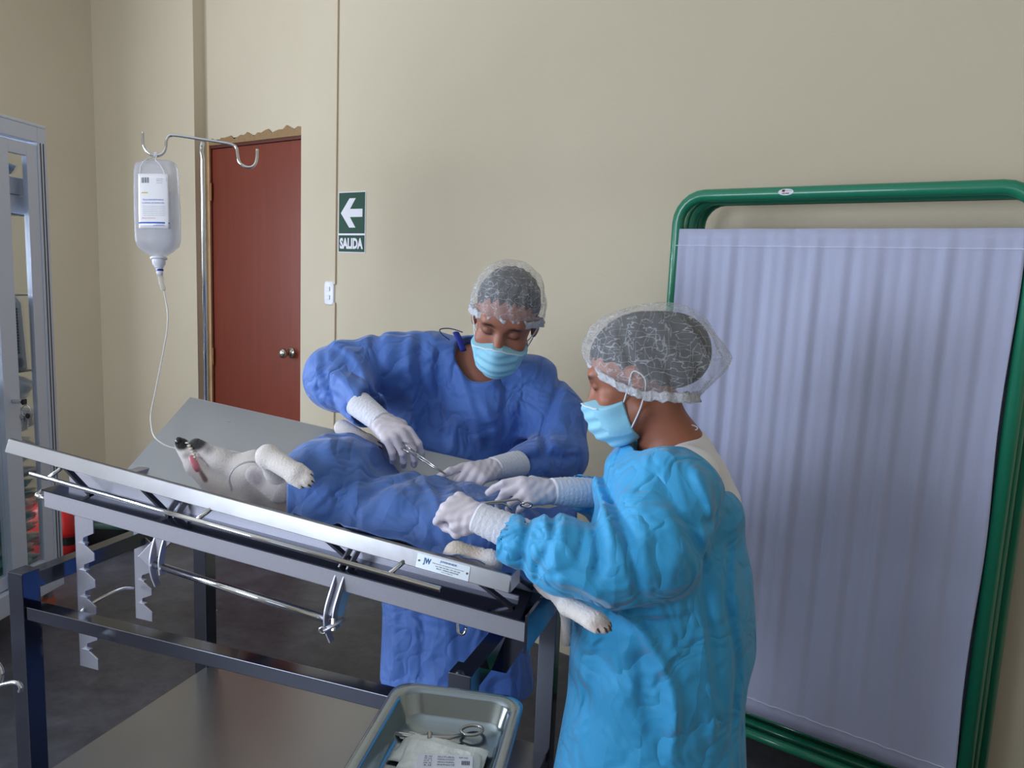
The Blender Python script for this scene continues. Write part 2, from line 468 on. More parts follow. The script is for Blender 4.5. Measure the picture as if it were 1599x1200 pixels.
for t, r in ((0, .030), (.004, .030), (.008, .026), (.010, .012), (.03, .011), (.036, .018), (.045, .026), (.056, .028), (.066, .024), (.072, .014), (.074, .004)):
    R_.append(circle(WP(ku, DD - t, kz), wu, (0, 0, 1), r))
mb.rings(R_).build('door_knob', mat('knob_steel', (196, 190, 184), .18, 1.0), door, smooth=True)
# raised plastered-over conduit on the wall above the switch
su0, _ = wall_uz(525, 300, WALL_D)
swz0 = at_wall(515, 475, WALL_D).z; swz1 = at_wall(515, 441, WALL_D).z
PAINT2 = mat('cream_conduit', (206, 190, 166), .6)
mb = MB(); wbox(mb, su0 - .010, su0 + .008, WALL_D - .009, WALL_D, swz1 - .01, ZC); wbox(mb, su0 - .010, su0 + .008, WALL_D - .009, WALL_D, 0, swz0 + .01)
struct('trim_3', mb, PAINT2, bevel=.003)
# light switch
suc, szc = wall_uz(515.5, 458, WALL_D)
WPL = mat('white_plastic', (226, 228, 240), .35)
sw = empty('light_switch', WP(suc, WALL_D, szc), 'white two-button light switch plate on the cream wall beside the door', 'light switch')
MB().rings([circle(WP(suc, WALL_D - t, szc), wu, (0, 0, 1), a, b, 32, 6) for t, a, b in ((0, .036, .059), (.006, .036, .059), (.010, .032, .055))]).build('plate', WPL, sw, bevel=.001)
for s_ in (-1, 1):
    wbox(MB(), suc - .010, suc + .010, WALL_D - .0145, WALL_D - .009, szc + s_ * .021 - .011, szc + s_ * .021 + .011).build('switch_button', WPL, sw, bevel=.002)
# exit sign
u0, z1 = wall_uz(529.7, 300.5, WALL_D); u1, z0 = wall_uz(570.5, 396, WALL_D); uc = (u0 + u1) / 2
z0 = at_wall(530, 394.5, WALL_D).z
SG = mat('sign_green', (2, 66, 48), .6); SWH = mat('sign_white', (222, 222, 232), .45)
sign = empty('exit_sign', WP(uc, WALL_D, (z0 + z1) / 2), 'green and white wall sign with left arrow above the word SALIDA', 'sign')
wbox(MB(), u0, u1, WALL_D - .003, WALL_D + .001, z0, z1).build('backing', SWH, sign)
hz = z1 - z0; b_ = .004
zs = z0 + hz * .305
wbox(MB(), u0 + b_, u1 - b_, WALL_D - .004, WALL_D - .003, zs + .004, z1 - b_).build('arrow_panel', SG, sign)
wbox(MB(), u0 + b_, u1 - b_, WALL_D - .004, WALL_D - .003, z0 + b_, zs - .005).build('word_panel', SG, sign)
ah = (z1 - zs); ac = zs + ah * .5; hw = (u1 - u0)
A = [(-.40, 0), (-.08, .345), (.15, .345), (-.06, .095), (.40, .095), (.40, -.095), (-.06, -.095), (.15, -.345), (-.08, -.345)]
mb = MB(); mb.poly([WP(uc + a * hw, WALL_D - .0042, ac + b * ah) for a, b in A], .0008, -wn)
mb.build('arrow', SWH, sign)
text_mesh('word', 'SALIDA', WP(uc, WALL_D - .0046, (z0 + zs) / 2), wu, (0, 0, 1), (zs - z0) * .60, SWH, sign, width=hw * .86, bold=.05)

# ------------------------------------------------------------------ folding screen
GREEN = mat('green_enamel_paint', (34, 128, 98), .28, coat=.3)
CURT = mat('white_screen_cloth', (180, 185, 214), .85, sheen=.1, bump=.04, bscale=300)
scr = empty('folding_screen', at_z(1200, 1150, 0.0), 'green tubular folding privacy screen with pleated white cloth', 'privacy screen')
def fold_frame(D, uL, uR, zt, k):
    r = .0195; rc = .085; mb = MB(); zb = .10
    pts = [WP(uL, D, .0)]
    for a in range(0, 91, 15):
        t = math.radians(a); pts.append(WP(uL + rc - rc * math.cos(t), D, zt - rc + rc * math.sin(t)))
    for a in range(0, 91, 15):
        t = math.radians(a); pts.append(WP(uR - rc + rc * math.sin(t), D, zt - rc + rc * math.cos(t)))
    pts.append(WP(uR, D, .0))
    o = mb.tube(pts, r, 20).build('frame_tube', GREEN, scr, smooth=True)
    MB().tube([WP(uL, D, zb), WP(uR, D, zb)], r * .8, 16).build('bottom_rail', GREEN, scr, smooth=True)
    for u in (uL, uR): MB().tube([WP(u, D, -.0), WP(u, D, .03)], r * 1.15, 16).build('rubber_foot', BLACK, scr)
SD = 2.315
uL = wall_uz(1059, 350, SD)[0]; uR = wall_uz(1612, 420, SD)[0]; zt = at_wall(1300, 300, SD).z
fold_frame(SD, uL, uR, zt, 0); fold_frame(SD + .055, uL + .018, uR + .01, zt - .004, 1); fold_frame(SD + .11, uL + .026, uR + .03, zt - .002, 2)
# cloth: a hem band at each end, pleats in depth
zt_c = at_wall(1200, 358, SD).z; zb_c = at_wall(1165, 1108, SD).z
def pleat(u, z):
    g = min(1, max(0, (z - zb_c) / (zt_c - zb_c)))
    a = .0016 + .0022 * math.sin(g * 3.1)
    return a * (math.sin(u * 74 + .8 * math.sin(u * 23) + .5 * math.sin(z * 2.1)) + .6 * math.sin(u * 151 + 2 + .5 * math.sin(z * 3)) + .5 * math.sin(u * 33 + z))
def cloth(D, u0, u1, zt, zb, name='cloth_panel'):
    P = []; nz, nu = 46, 220
    for i in range(nz + 1):
        z = zb + (zt - zb) * i / nz; row = []
        for j in range(nu + 1):
            u = u0 + (u1 - u0) * j / nu
            edge = min(1, (zt - z) / .05, (z - zb) / .05 + .2)
            row.append(WP(u + .004 * math.sin(z * 9) * (1 if j in (0, nu) else 0), D + pleat(u, z) * max(.25, edge), z + .0004 * math.sin(u * 30)))
        P.append(row)
    return MB().sheet(P).build(name, CURT, scr, smooth=True, solid=.0015)
cloth(SD - .014, uL - .004, uR - .022, zt_c, zb_c)
for D_, a, b in ((SD + .075, uL + .03, uR - .0), (SD + .13, uL + .04, uR + .01)): cloth(D_, a, b, zt_c - .002, zb_c + .004, 'rear_cloth_panel')
for z_, nm in ((zt_c - .052, 'hem_stitching'), (zb_c + .05, 'hem_stitching')):
    MB().tube([WP(uL + (uR - .02 - uL) * i / 200, SD - .0165 + pleat(uL + (uR - .02 - uL) * i / 200, z_), z_) for i in range(201)], .0013, 6).build(nm, mat('stitch', (225, 226, 245), .8), scr)
MB().tube([WP(uL, SD - .006, zt_c - .010), WP(uR, SD - .006, zt_c - .010)], .004, 8).build('curtain_rod', GREEN, scr)
MB().tube([WP(uL, SD - .006, zb_c + .01), WP(uR, SD - .006, zb_c + .01)], .004, 8).build('curtain_rod', GREEN, scr)
# oval inventory sticker bent round the top tube
su, _ = wall_uz(1230, 303, SD)
def bent(u, a, rr): return WP(u, SD - rr * math.cos(a), zt + rr * math.sin(a))
ring = [bent(su + .022 * math.cos(t), .10 + .50 * math.sin(t), .0200) for t in [i * 2 * math.pi / 32 for i in range(32)]]
mb = MB(); mb.v = ring + [bent(su, .10, .0202)]; mb.f = [[i, (i + 1) % 32, 32] for i in range(32)]; mb.mi = [0] * 32
stk = mb.build('sticker', SWH, scr, smooth=True)
MB().quadbox([bent(su - .010, a, r) for a, r in ((.15, .0203), (.15, .0203), (.15, .0205), (.15, .0205))] and
             [bent(su - .011, .12, .0203), bent(su - .003, .12, .0203), bent(su - .003, .12, .0206), bent(su - .011, .12, .0206), bent(su - .011, .42, .0203), bent(su - .003, .42, .0203), bent(su - .003, .42, .0206), bent(su - .011, .42, .0206)]).build('sticker_emblem', mat('emblem_red', (96, 30, 52), .6), stk)
text_mesh('sticker_number', 'HC-007', bent(su, -.12, .0206), wu, (0, 0, 1), .004, BLACK, stk, width=.020, bold=.02)
text_mesh('sticker_line', 'HOSPITAL MUNICIPAL', bent(su + .008, .28, .0206), wu, (0, 0, 1), .0018, mat('ink_grey', (90, 90, 110), .7), stk, width=.017)

# ------------------------------------------------------------------ glass-door cabinet on castors
CA = math.radians(5.7)
cf = Vector((math.sin(CA), math.cos(CA), 0)); cw = Vector((-cf.y, cf.x, 0))       # cf runs away from the camera along the front, cw into the cabinet
c0 = at_z(101, 912, .10)
def CP(t, w, z): return Vector((c0.x, c0.y, 0)) - cf * t + cw * w + Vector((0, 0, z))
# height of the cabinet top
def z_over(px, py, base):
    best = None
    for i in range(400):
        z = 1.2 + i * .004; v = Vector((base.x, base.y, z)) - cO; s_ = v.dot(cF); yy = 600 - F_PX * v.dot(cU) / s_
        if best is None or abs(yy - py) < best[0]: best = (abs(yy - py), z)
    return best[1]
CT = z_over(72, 203, c0); CL = 1.10; CWD = .42
def cbox(mb, t0, t1, w0, w1, z0, z1, mi=0):
    return mb.quadbox([CP(t0, w0, z0), CP(t1, w0, z0), CP(t1, w1, z0), CP(t0, w1, z0), CP(t0, w0, z1), CP(t1, w0, z1), CP(t1, w1, z1), CP(t0, w1, z1)], mi)
cab = empty('glass_cabinet', CP(CL / 2, CWD / 2, 0), 'tall aluminium and glass display cabinet on castors at left edge of room', 'cabinet')
mb = MB(); pw = .05
for t in (0, CL - pw):
    for w in (0, CWD - pw): cbox(mb, t, t + pw, w, w + pw, .10, CT)
for z0, z1 in ((.10, .19), (CT - .06, CT)):
    for w in (0, CWD - pw): cbox(mb, pw, CL - pw, w, w + pw, z0, z1)
    for t in (0, CL - pw): cbox(mb, t, t + pw, pw, CWD - pw, z0, z1)
cbox(mb, .0, CL, .0, CWD, CT, CT + .012); cbox(mb, pw, CL - pw, pw, CWD - pw, .15, .165)
mb.build('frame', ALU, cab, bevel=.003)
mb = MB(); 
for k in (.018, .034): cbox(mb, k, k + .004, -.002, .001, .19, CT - .06)
mb.build('track_groove', mat('groove_dark', (70, 76, 92), .5), cab)
GLASS = mat('clear_glass', (235, 245, 245), .03, trans=1.0, ior=1.1, alpha=.22)
def slide_door(t0, t1, w, nm='sliding_door', s2=.045):
    mb = MB(); s_ = .058 if t0 < .1 else .04
    cbox(mb, t0, t0 + s_, w, w + .022, .195, CT - .07); cbox(mb, t1 - s2, t1, w, w + .022, .195, CT - .07)
    cbox(mb, t0 + s_, t1 - s2, w, w + .022, .195, .25); cbox(mb, t0 + s_, t1 - s2, w, w + .022, CT - .12, CT - .07)
    d = mb.build(nm, ALU, cab, bevel=.002)
    cbox(MB(), t0 + s_, t1 - s2, w + .009, w + .013, .25, CT - .12).build('glass_pane', GLASS, d)
    return d
slide_door(.05, .287, .004, s2=.083); slide_door(.245, .60, .028); slide_door(.56, CL - .05, .004)
for t in (.0,): cbox(MB(), t + .02, t + .024, pw, CWD - pw, .19, CT - .06).build('side_glass', GLASS, cab)
cbox(MB(), pw, CL - pw, CWD - .02, CWD - .016, .19, CT - .06).build('back_glass', GLASS, cab)
def ctz(px, py, w):       # point on the cabinet plane w under a pixel -> (t, z)
    d = ray(px, py); p0 = CP(0, w, 0); s_ = (p0 - cO).dot(cw) / d.dot(cw); p = cO + d * s_
    return -(p - Vector((c0.x, c0.y, 0))).dot(cf), p.z
SH = [ctz(45, 338, .1)[1], ctz(50, 459, .1)[1], ctz(55, 574, .1)[1], ctz(55, 690, .1)[1], ctz(60, 790, .1)[1]]
for z in SH[:3] + [.62]:
    cbox(MB(), pw, CL - pw, .06, CWD - .05, z - .005, z).build('glass_shelf', mat('shelf_glass', (70, 84, 92), .12, alpha=.75), cab)
lk = ctz(22, 627, 0)
lock = empty('door_lock', CP(lk[0], 0, lk[1])); lock.parent = cab; lock.matrix_parent_inverse = Matrix.Translation(-Vector(cab.location)); lock.name = 'door_lock'
MB().tube([CP(lk[0], .002, lk[1]), CP(lk[0], -.035, lk[1])], .009, 14).build('lock_cylinder', CHROME, lock).matrix_parent_inverse = Matrix.Translation(-Vector(lock.location))
for c in lock.children: c.matrix_parent_inverse = lock.matrix_world.inverted() if False else Matrix.Translation(-Vector(lock.location))
# castors
for t, w in ((.04, .05), (.04, CWD - .05), (CL - .05, .05), (CL - .05, CWD - .05)):
    cc = CP(t, w, 0)
    k = MB().box(cc + Vector((0, 0, .075)), cf * .014, cw * .014, (0, 0, .028)).build('castor', CHROME, cab, bevel=.004)
    MB().tube([cc + cw * -.012 + Vector((0, 0, .030)), cc + cw * .012 + Vector((0, 0, .030))], .030, 20).build('castor_wheel', mat('orange_rubber', (196, 112, 92), .5), k)

# bunch of keys hanging from the lock
kb = CP(lk[0], -.03, lk[1])
keys = empty('key_bunch', kb, 'bunch of keys with a dark tag hanging from the glass cabinet lock', 'keys')
MB().box(kb + Vector((0.012, -.0, -.0)), cf * .011, cw * .004, (0, 0, .011)).build('key_head', mat('key_black', (26, 28, 40), .4), keys, bevel=.002)
MB().tube([kb + Vector((.018, 0, -.035)) + Vector((math.cos(t) * .017, 0, math.sin(t) * .022)) for t in [i * .3 for i in range(21)]], .002, 8, closed=True).build('key_ring', CHROME, keys, smooth=True)
for k, (dx, dz_) in enumerate(((.01, -.04), (.026, -.055), (.004, -.06))):
    c = kb + Vector((dx, -.004 * k, dz_))
    o = MB().rings([circle(c + Vector((0, y, 0)), (1, 0, 0), (0, 0, 1), .009, .011, 16) for y in (-.001, .001)]).build('key', CHROME if k != 1 else mat('key_black', (26, 28, 40), .4), keys)
    MB().box(c + Vector((0, 0, -.024)), (.003, 0, 0), (0, .001, 0), (0, 0, .016)).build('key_blade', CHROME, keys)

# cabinet contents ----------------------------------------------------
CARD = mat('white_carton', (196, 202, 214), .7); BLUEB = mat('blue_bag_plastic', (58, 120, 168), .35)
def put(name, label, cat, t0, t1, w0, w1, z0, z1, material, group=None, bevel=.004):
    o = cbox(MB(), t0, t1, w0, w1, z0, z1).build(name, material, None, bevel=bevel); return tag(o, label, cat, group)
hs = SH[0]; bh = (ctz(30, 280, .1)[1] - hs)
put('carton', 'white carton directly on the top glass shelf under another white carton', 'box', .055, .62, .06, .33, hs + .001, hs + bh * .52, CARD)
put('carton', 'white carton stacked on another carton, blue plastic bag on its top', 'box', .06, .60, .06, .33, hs + bh * .52 + .002, hs + bh, CARD)
def lump(name, label, cat, t0, t1, w0, w1, z0, z1, material, seed=1, group=None, amp=.07, sq=.26):
    # a crumpled plastic packet: dense superellipsoid with creases
    mb = MB(); R_ = []; n, k = 22, 44
    rs = np.random.default_rng(seed); ph = rs.uniform(0, 6.3, 8)
    c = CP((t0 + t1) / 2, (w0 + w1) / 2, (z0 + z1) / 2)
    for i in range(n + 1):
        a = -math.pi / 2 + math.pi * i / n; r_ = max(.02, abs(math.cos(a)) ** .35); zz = math.copysign(abs(math.sin(a)) ** .7, math.sin(a)); row = []
        for j in range(k):
            b = 2 * math.pi * j / k
            x = math.copysign(abs(math.cos(b)) ** sq, math.cos(b)); y = math.copysign(abs(math.sin(b)) ** sq, math.sin(b))
            w_ = 1 + amp * (math.sin(b * 5 + ph[0] + a * 3) * .4 + math.sin(b * 9 + ph[1] - a * 5) * .3 + math.sin(a * 8 + ph[2] + b * 2) * .4 + math.sin(b * 15 + ph[3]) * .2) - amp
            row.append(c + cf * (-(t1 - t0) / 2) * x * r_ * w_ + cw * (w1 - w0) / 2 * y * r_ * w_ + Vector((0, 0, (z1 - z0) / 2 * zz * (1 + .3 * (w_ - 1)))))
        R_.append(row)
    return tag(mb.rings(R_).build(name, material, None, smooth=True), label, cat, group)
lump('plastic_bag', 'blue plastic bag lying on the white cartons in the glass cabinet', 'bag', .055, .60, .06, .34, hs + bh, ctz(30, 258, .1)[1] + .01, BLUEB, 3)
# grey device with dark front on the middle shelf
z3 = SH[2]; dvh = ctz(28, 463, .08)[1] - z3
tA = ctz(38, 560, .07)[0]
dev = empty('fan_heater', CP(tA + .15, .2, z3), 'grey upright appliance with dark grille and round dial on middle cabinet shelf', 'appliance')
mb = MB(); prof = []
for t, z in ((-.02, 0), (.30, 0), (.29, dvh * .9), (.25, dvh), (.03, dvh), (.0, dvh * .92)): prof.append((tA + t, z))
R_ = [[CP(t, w, z3 + .002 + z) for t, z in prof] for w in (.07, .24)]
mb.rings(R_).build('housing', mat('appliance_grey', (150, 160, 170), .45), dev, bevel=.008)
mb = MB()
for i in range(16):
    z_ = z3 + dvh * (.24 + .62 * i / 16); cbox(mb, tA + .03, tA + .27, .066, .072, z_, z_ + dvh * .03)
mb.build('grille', mat('grille_dark', (44, 44, 54), .6), dev)
MB().tube([CP(tA + .045, .07, z3 + dvh * .12), CP(tA + .045, .052, z3 + dvh * .12)], .020, 20).build('dial', mat('dial_grey', (92, 98, 108), .4), dev)
CLEARB = mat('clear_packet_plastic', (196, 208, 214), .25, bump=.4, bscale=18, coat=.4)
TEAL = mat('teal_wrapped_gown', (96, 176, 178), .32, bump=.35, bscale=14, coat=.4, var=.25, vscale=5)
zt3 = SH[2] - .01; zb3 = SH[2] - .40
hh = (zt3 - zb3) / 3.0
for k in range(3):
    lump('wrapped_packet', ('white plastic wrapped packet, topmost of the three below the grey appliance', 'white plastic wrapped packet, middle of the three below the grey appliance', 'white plastic wrapped packet, lowest of the three below the grey appliance')[k], 'packet',
         .005, .75, .056, .33, zt3 - hh * (k + 1) + .004, zt3 - hh * k - .006, CLEARB, 10 + k)
zz = zb3 - .005
n_t = 9; h_t = (zz - .21) / n_t
ords = ['topmost', 'second from the top', 'third from the top', 'fourth from the top', 'middle one', 'fourth from the bottom', 'third from the bottom', 'second from the bottom', 'lowest']
for k in range(n_t):
    lump('folded_gown_packet', 'teal folded gown in clear plastic in the cabinet stack, %s of nine' % ords[k], 'packet',
         .0 + .02 * (k % 2), .80, .056, .34, zz - h_t * (k + 1) + .004, zz - h_t * k - .004, TEAL if k % 3 else CLEARB, 30 + k, 'packets in the lower cabinet stack', amp=.10)

# red lidded bin and dark box behind the cabinet
RED = mat('red_plastic', (186, 24, 22), .35, coat=.3)
rb = at(92, 850, 4.0); rb.z = 0
bn = empty('waste_bin', rb, 'red plastic waste bin with a domed lid standing behind the glass cabinet', 'bin')
zt_ = at(80, 776, 4.0).z; zl = at(80, 818, 4.0).z
X_, Y_ = cR.copy(), Vector((0, 1, 0)); X_.z = 0
MB().rings([circle(rb + Vector((0, 0, z)), X_, Y_, a, a * .8, 32, 4) for z, a in ((0, .11), (.01, .12), (zl - .09, .135), (zl - .075, .135))]).build('body', RED, bn, bevel=.003)
MB().rings([circle(rb + Vector((0, 0, z)), X_, Y_, a, a * .8, 32, 4) for z, a in ((zl - .075, .137), (zl - .03, .139))]).build('dark_band', BLACK, bn)
MB().rings([circle(rb + Vector((0, 0, z)), X_, Y_, a, a * .8, 32, 4) for z, a in ((zl - .03, .145), (zl - .005, .148), (zl + (zt_ - zl) * .5, .13), (zt_, .07), (zt_ + .01, .02))]).build('lid', RED, bn, smooth=True)
bx_ = at(178, 870, 4.10); bx_.z = 0
crate = empty('storage_tub', bx_, 'black storage tub with a dark green lid beside the red bin', 'tub')
zt2 = at(178, 806, 4.10).z
MB().rings([circle(bx_ + Vector((0, 0, z)), X_, Y_, a, a * .7, 32, 8) for z, a in ((0, .12), (.005, .125), (zt2 - .03, .140), (zt2 - .03, .132), (.02, .115))]).build('body', mat('tub_black', (14, 14, 16), .45), crate, bevel=.003)
MB().rings([circle(bx_ + Vector((0, 0, z)), X_, Y_, a, a * .7, 32, 8) for z, a in ((zt2 - .031, .146), (zt2 - .01, .146), (zt2, .135))]).build('lid', mat('tub_green', (18, 62, 54), .4), crate, bevel=.004)
# ------------------------------------------------------------------ operating table
TA = math.radians(19.1)
ts = Vector((math.sin(TA), math.cos(TA), 0)); tl = Vector((math.cos(TA), -math.sin(TA), 0))
BZ = 0.76
t0 = at_z(37, 890, BZ); LEN = 1.174; WID = .62; SHZ = .21
def T(l, s, z): return Vector((t0.x, t0.y, 0)) + tl * l + ts * s + Vector((0, 0, z))
tab = empty('operating_table', T(LEN / 2, WID / 2, 0), 'stainless steel veterinary operating table with tilting V-shaped top and open shelf base', 'operating table')
LG = .048
def tbar(mb, a, b, w, h, up=(0, 0, 1)): return mb.bar(T(*a), T(*b), w, h, up)
corners = [(0, 0), (LEN, 0), (LEN, WID), (0, WID)]
for l, s in corners:
    leg = MB().quadbox([T(l + a * LG / 2, s + b * LG / 2, z) for z in (.03, BZ) for a, b in ((-1, -1), (1, -1), (1, 1), (-1, 1))]).build('leg', STEEL_P, tab, bevel=.002)
    MB().rings([circle(T(l, s, z), tl, ts, r, r, 20) for z, r in ((0, .03), (.012, .03), (.03, .014), (.05, .014))]).build('levelling_foot', BLACK, leg)
RT = .038
for l in (0, LEN):
    MB().quadbox([T(l + a * RT / 2, s, z) for z in (BZ - .052, BZ - .010) for a, s in ((-1, LG / 2), (1, LG / 2), (1, WID - LG / 2), (-1, WID - LG / 2))]).build('side_rail', STEEL_P, tab, bevel=.002)
zr = .672
for s in (0,):
    MB().quadbox([T(l, s + b * RT / 2, z) for z in (zr - .030, zr + .004) for l, b in ((LG / 2, -1), (LEN - LG / 2, -1), (LEN - LG / 2, 1), (LG / 2, 1))]).build('long_rail', STEEL_P, tab, bevel=.002)
# lower shelf
mb = MB().quadbox([T(l, s, z) for z in (SHZ - .03, SHZ) for l, s in ((.015, -.015), (LEN + .015, -.015), (LEN + .015, WID + .015), (.015, WID + .015))])
mb.build('lower_shelf', STEEL_S, tab, bevel=.003)
# tilted upper frame
SL = -.092
def UZ(l): return .960 - .075 * (l - .05)          # top of the frame beams
L0, L1 = .045, 1.287
uf = None
for s in (.045, .55):
    P = [T(l, s + b * .019, UZ(l) + dz_) for dz_ in (-.042, 0) for l, b in ((L0, -1), (L1, -1), (L1, 1), (L0, 1))]
    o = MB().quadbox(P).build('frame_beam', STEEL, tab, bevel=.002)
for l in (L0 + .02, .42, .88, L1 - .02):
    P = [T(l + a * .018, s, UZ(l) + dz_) for dz_ in (-.040, -.004) for a, s in ((-1, .064), (1, .064), (1, .531), (-1, .531))]
    MB().quadbox(P).build('cross_member', STEEL, tab, bevel=.002)
def ZL_(l): return 1.083 + SL * (l + .03)
# wide flange on the front beam under the panel
MB().quadbox([T(l, s, UZ(l) + dz_) for dz_ in (.001, .004) for l, s in ((L0, .02), (L1, .02), (L1, .155), (L0, .155))]).build('flange', STEEL_P, tab)
MB().quadbox([T(l, s, ZL_(l) + dz_) for dz_ in (-.112, -.082) for l, s in ((L0, .098), (L1 - .04, .098), (L1 - .04, .104), (L0, .104))]).build('support_rail', STEEL, tab, bevel=.001)
# pivot brackets at the low end, down to the right side rail
for s in (.12, .55):
    mb = MB().poly([T(l, s - .026, z) for l, z in ((LEN + .022, BZ - .045), (LEN + .055, BZ - .045), (L1 + .0, UZ(L1) - .045), (L1 + .0, UZ(L1) - .005), (L1 - .05, UZ(L1 - .05) - .041))], .004, ts)
    mb.build('pivot_bracket', STEEL_P, tab)
MB().quadbox([T(L1 + a, s, z + SL * a) for z in (UZ(L1) - .06, UZ(L1) + .015) for a, s in ((.0, .02), (.006, .02), (.006, .575), (.0, .575))]).build('end_plate', STEEL_P, tab)
# notched racks at the head end
def rack(l, s, zt_, zb_, ln, sn):
    mb = MB(); ax = Vector((0, 0, 1)); n = 5
    # flange facing the camera: plate in the l direction with cut notches, plus a return flange along s
    w = .062; H = zt_ - zb_
    pl = [(0, 0), (0, H)]
    pr = [(w, H)]
    for k in range(n):
        zc = H * (.80 - .165 * k)
        pr += [(w, zc + .022), (w * .45, zc + .006), (w * .40, zc - .010), (w * .62, zc - .016), (w, zc - .030)]
    pr += [(w, 0)]
    o = mb.poly([T(l + a - .025, s, zb_ + z) for a, z in pl + pr], .003, ts)
    mb.quadbox([T(l - .025 + a, s + b, z) for z in (zb_, zt_) for a, b in ((0, 0), (.003, 0), (.003, .035), (0, .035))])
    for k in range(n):
        zc = zb_ + H * (.80 - .165 * k)
        mb.quadbox([T(l - .002 + a, s - .012 * b, zc - .002 + c) for c in (-.004, .0) for a, b in ((0, 0), (.024, 0), (.024, 1), (0, 1))])
    return mb.build('notched_rack', STEEL, tab, bevel=.0008)
rack(.085, .095, .905, .475, 1, 1); rack(.000, .36, .905, .475, 1, 1)
for l, s in ((.085, .095), (.00, .36)):
    MB().tube([T(l - .0, s - .02, .895), T(l - .0, s + .03, .895)], .008, 12).build('rack_bolt', CHROME, tab)
MB().tube(spline([at(*p) for p in ((104, 955, 1.93), (106, 964, 1.93), (118, 966, 1.93), (136, 948, 1.95), (165, 931, 2.03), (190, 920, 2.12), (207, 919, 2.2))], 4), .0045, 10).build('rack_rod', CHROME, tab, smooth=True)
MB().tube([T(.02, .06, .925), T(-.02, .06, .93), T(-.03, .08, .935), T(.0, .3, .94)], .006, 10).build('rack_handle', CHROME, tab, smooth=True)
# V top: two sheet panels
A0, A1 = -.03, 1.262
def ZL(l): return 1.083 + SL * (l + .03)       # near lip
def ZV(l): return ZL(l) - .155                 # valley
SV = .265; SF = .545
def ZF(l): return 1.117 + SL * (l - .03)       # far edge
def panel(nm, l0, l1, s0, zf0, s1, zf1, thick, matl):
    # slab from line (s0) to line (s1)
    P = []
    for dz_ in (-thick, 0):
        P += [T(l0, s0, zf0(l0) + dz_), T(l1, s0, zf0(l1) + dz_), T(l1, s1, zf1(l1) + dz_), T(l0, s1, zf1(l0) + dz_)]
    return MB().quadbox(P).build(nm, matl, tab, bevel=.001)
near = panel('near_panel', A0 + .002, A1 - .002, .004, ZL, SV, ZV, .004, STEEL_U)
far = panel('far_panel', A0 + .05, A1 + .0, SV + .002, ZV, SF, ZF, .004, STEEL_S)
panel('far_edge_lip', A0 + .05, A1, SF, ZF, SF + .004, ZF, .022, STEEL)
# folded rim of the near panel: outward sloping face with a small top roll
P = []
rr = [(-.011, -.029), (-.010, -.027), (.001, .002), (.008, .003), (.016, -.004), (.014, -.008), (.004, -.004), (-.006, -.030)]
mb = MB().rings([[T(l, s, ZL(l) + z) for s, z in rr] for l in (A0, A1)])
rim = mb.build('rim', RIMS, tab, bevel=.0015)
MB().quadbox([T(A1 + a, s, ZL(A1) + z) for z in (-.030, .002) for a, s in ((-.002, -.002), (.001, -.002), (.001, .05), (-.002, .05))]).build('rim_end', STEEL, tab)
# gusset struts and mounting blocks under the near panel
for l in (.30, .80, 1.15, .06):
    z_ = lambda ll, s: ZL(ll) + (ZV(ll) - ZL(ll)) * (s / SV) - .006
    MB().bar(T(l, .06, z_(l, .06) - .004), T(l + .10, .06, UZ(l + .10) + .004), .014, .006).build('gusset', STEEL_P, tab)
    MB().bar(T(l, .22, z_(l, .22) - .002), T(l, .22, UZ(l) - .02), .02, .012, (1, 0, 0)).build('support_post', STEEL, tab)
for l in (.2, .65, 1.1):
    MB().bar(T(l, SF - .04, ZF(l) - .03), T(l, .55, UZ(l) - .02), .02, .012, (1, 0, 0)).build('support_post', STEEL, tab)
# tie rod along the near side on three stubs
def on_rod(px, py): return T(*rodp(px, py))
R0 = (.080, -.032, 1.020); R1 = (1.140, -.050, .9365)
rod = MB().tube([T(*R0), T(*R1)], .0055, 12).build('tie_rod', CHROME, tab, smooth=True)
for l in (.135, .565, 1.03):
    t_ = (l - R0[0]) / (R1[0] - R0[0]); zz_ = R0[2] + t_ * (R1[2] - R0[2]); s_ = R0[1] + t_ * (R1[1] - R0[1])
    MB().tube([T(l, s_, zz_), T(l + .014, .010, ZL(l) - .022)], .0048, 10).build('rod_stub', CHROME, tab, smooth=True)
# tilt quadrants: pairs of curved bars
def quadrant(pix, dep, off):
    c = spline([at(x, y, d) for (x, y), d in zip(pix, dep)], 8)
    mb = MB(); R_ = []
    for i, p in enumerate(c):
        tn = (c[min(i + 1, len(c) - 1)] - c[max(i - 1, 0)]).normalized(); nn = tn.cross(tl).normalized(); wd = .0085
        R_.append([p + tl * (off + a) + nn * b for a, b in ((-.002, -wd), (.002, -wd), (.002, wd), (-.002, wd))])
    return mb.rings(R_).build('tilt_quadrant', STEEL, tab, bevel=.0007)
q1 = [(284, 772), (264, 800), (247, 835), (238, 870), (239, 895), (246, 915)]
quadrant(q1, [1.80, 1.775, 1.76, 1.75, 1.75, 1.75], 0); quadrant(q1[:-1], [1.80, 1.775, 1.76, 1.75, 1.75], .026)
q2 = [(548, 856), (531, 888), (518, 925), (510, 955), (510, 980), (518, 1002)]
quadrant(q2, [1.62, 1.60, 1.585, 1.58, 1.58, 1.58], 0); quadrant(q2[:-1], [1.62, 1.60, 1.585, 1.58, 1.58], .020)
pa = at(241, 882, 1.755); pb = at(530, 974, 1.585)
MB().tube([pa, pb], .0085, 16).build('clamp_rod', CHROME, tab, smooth=True)
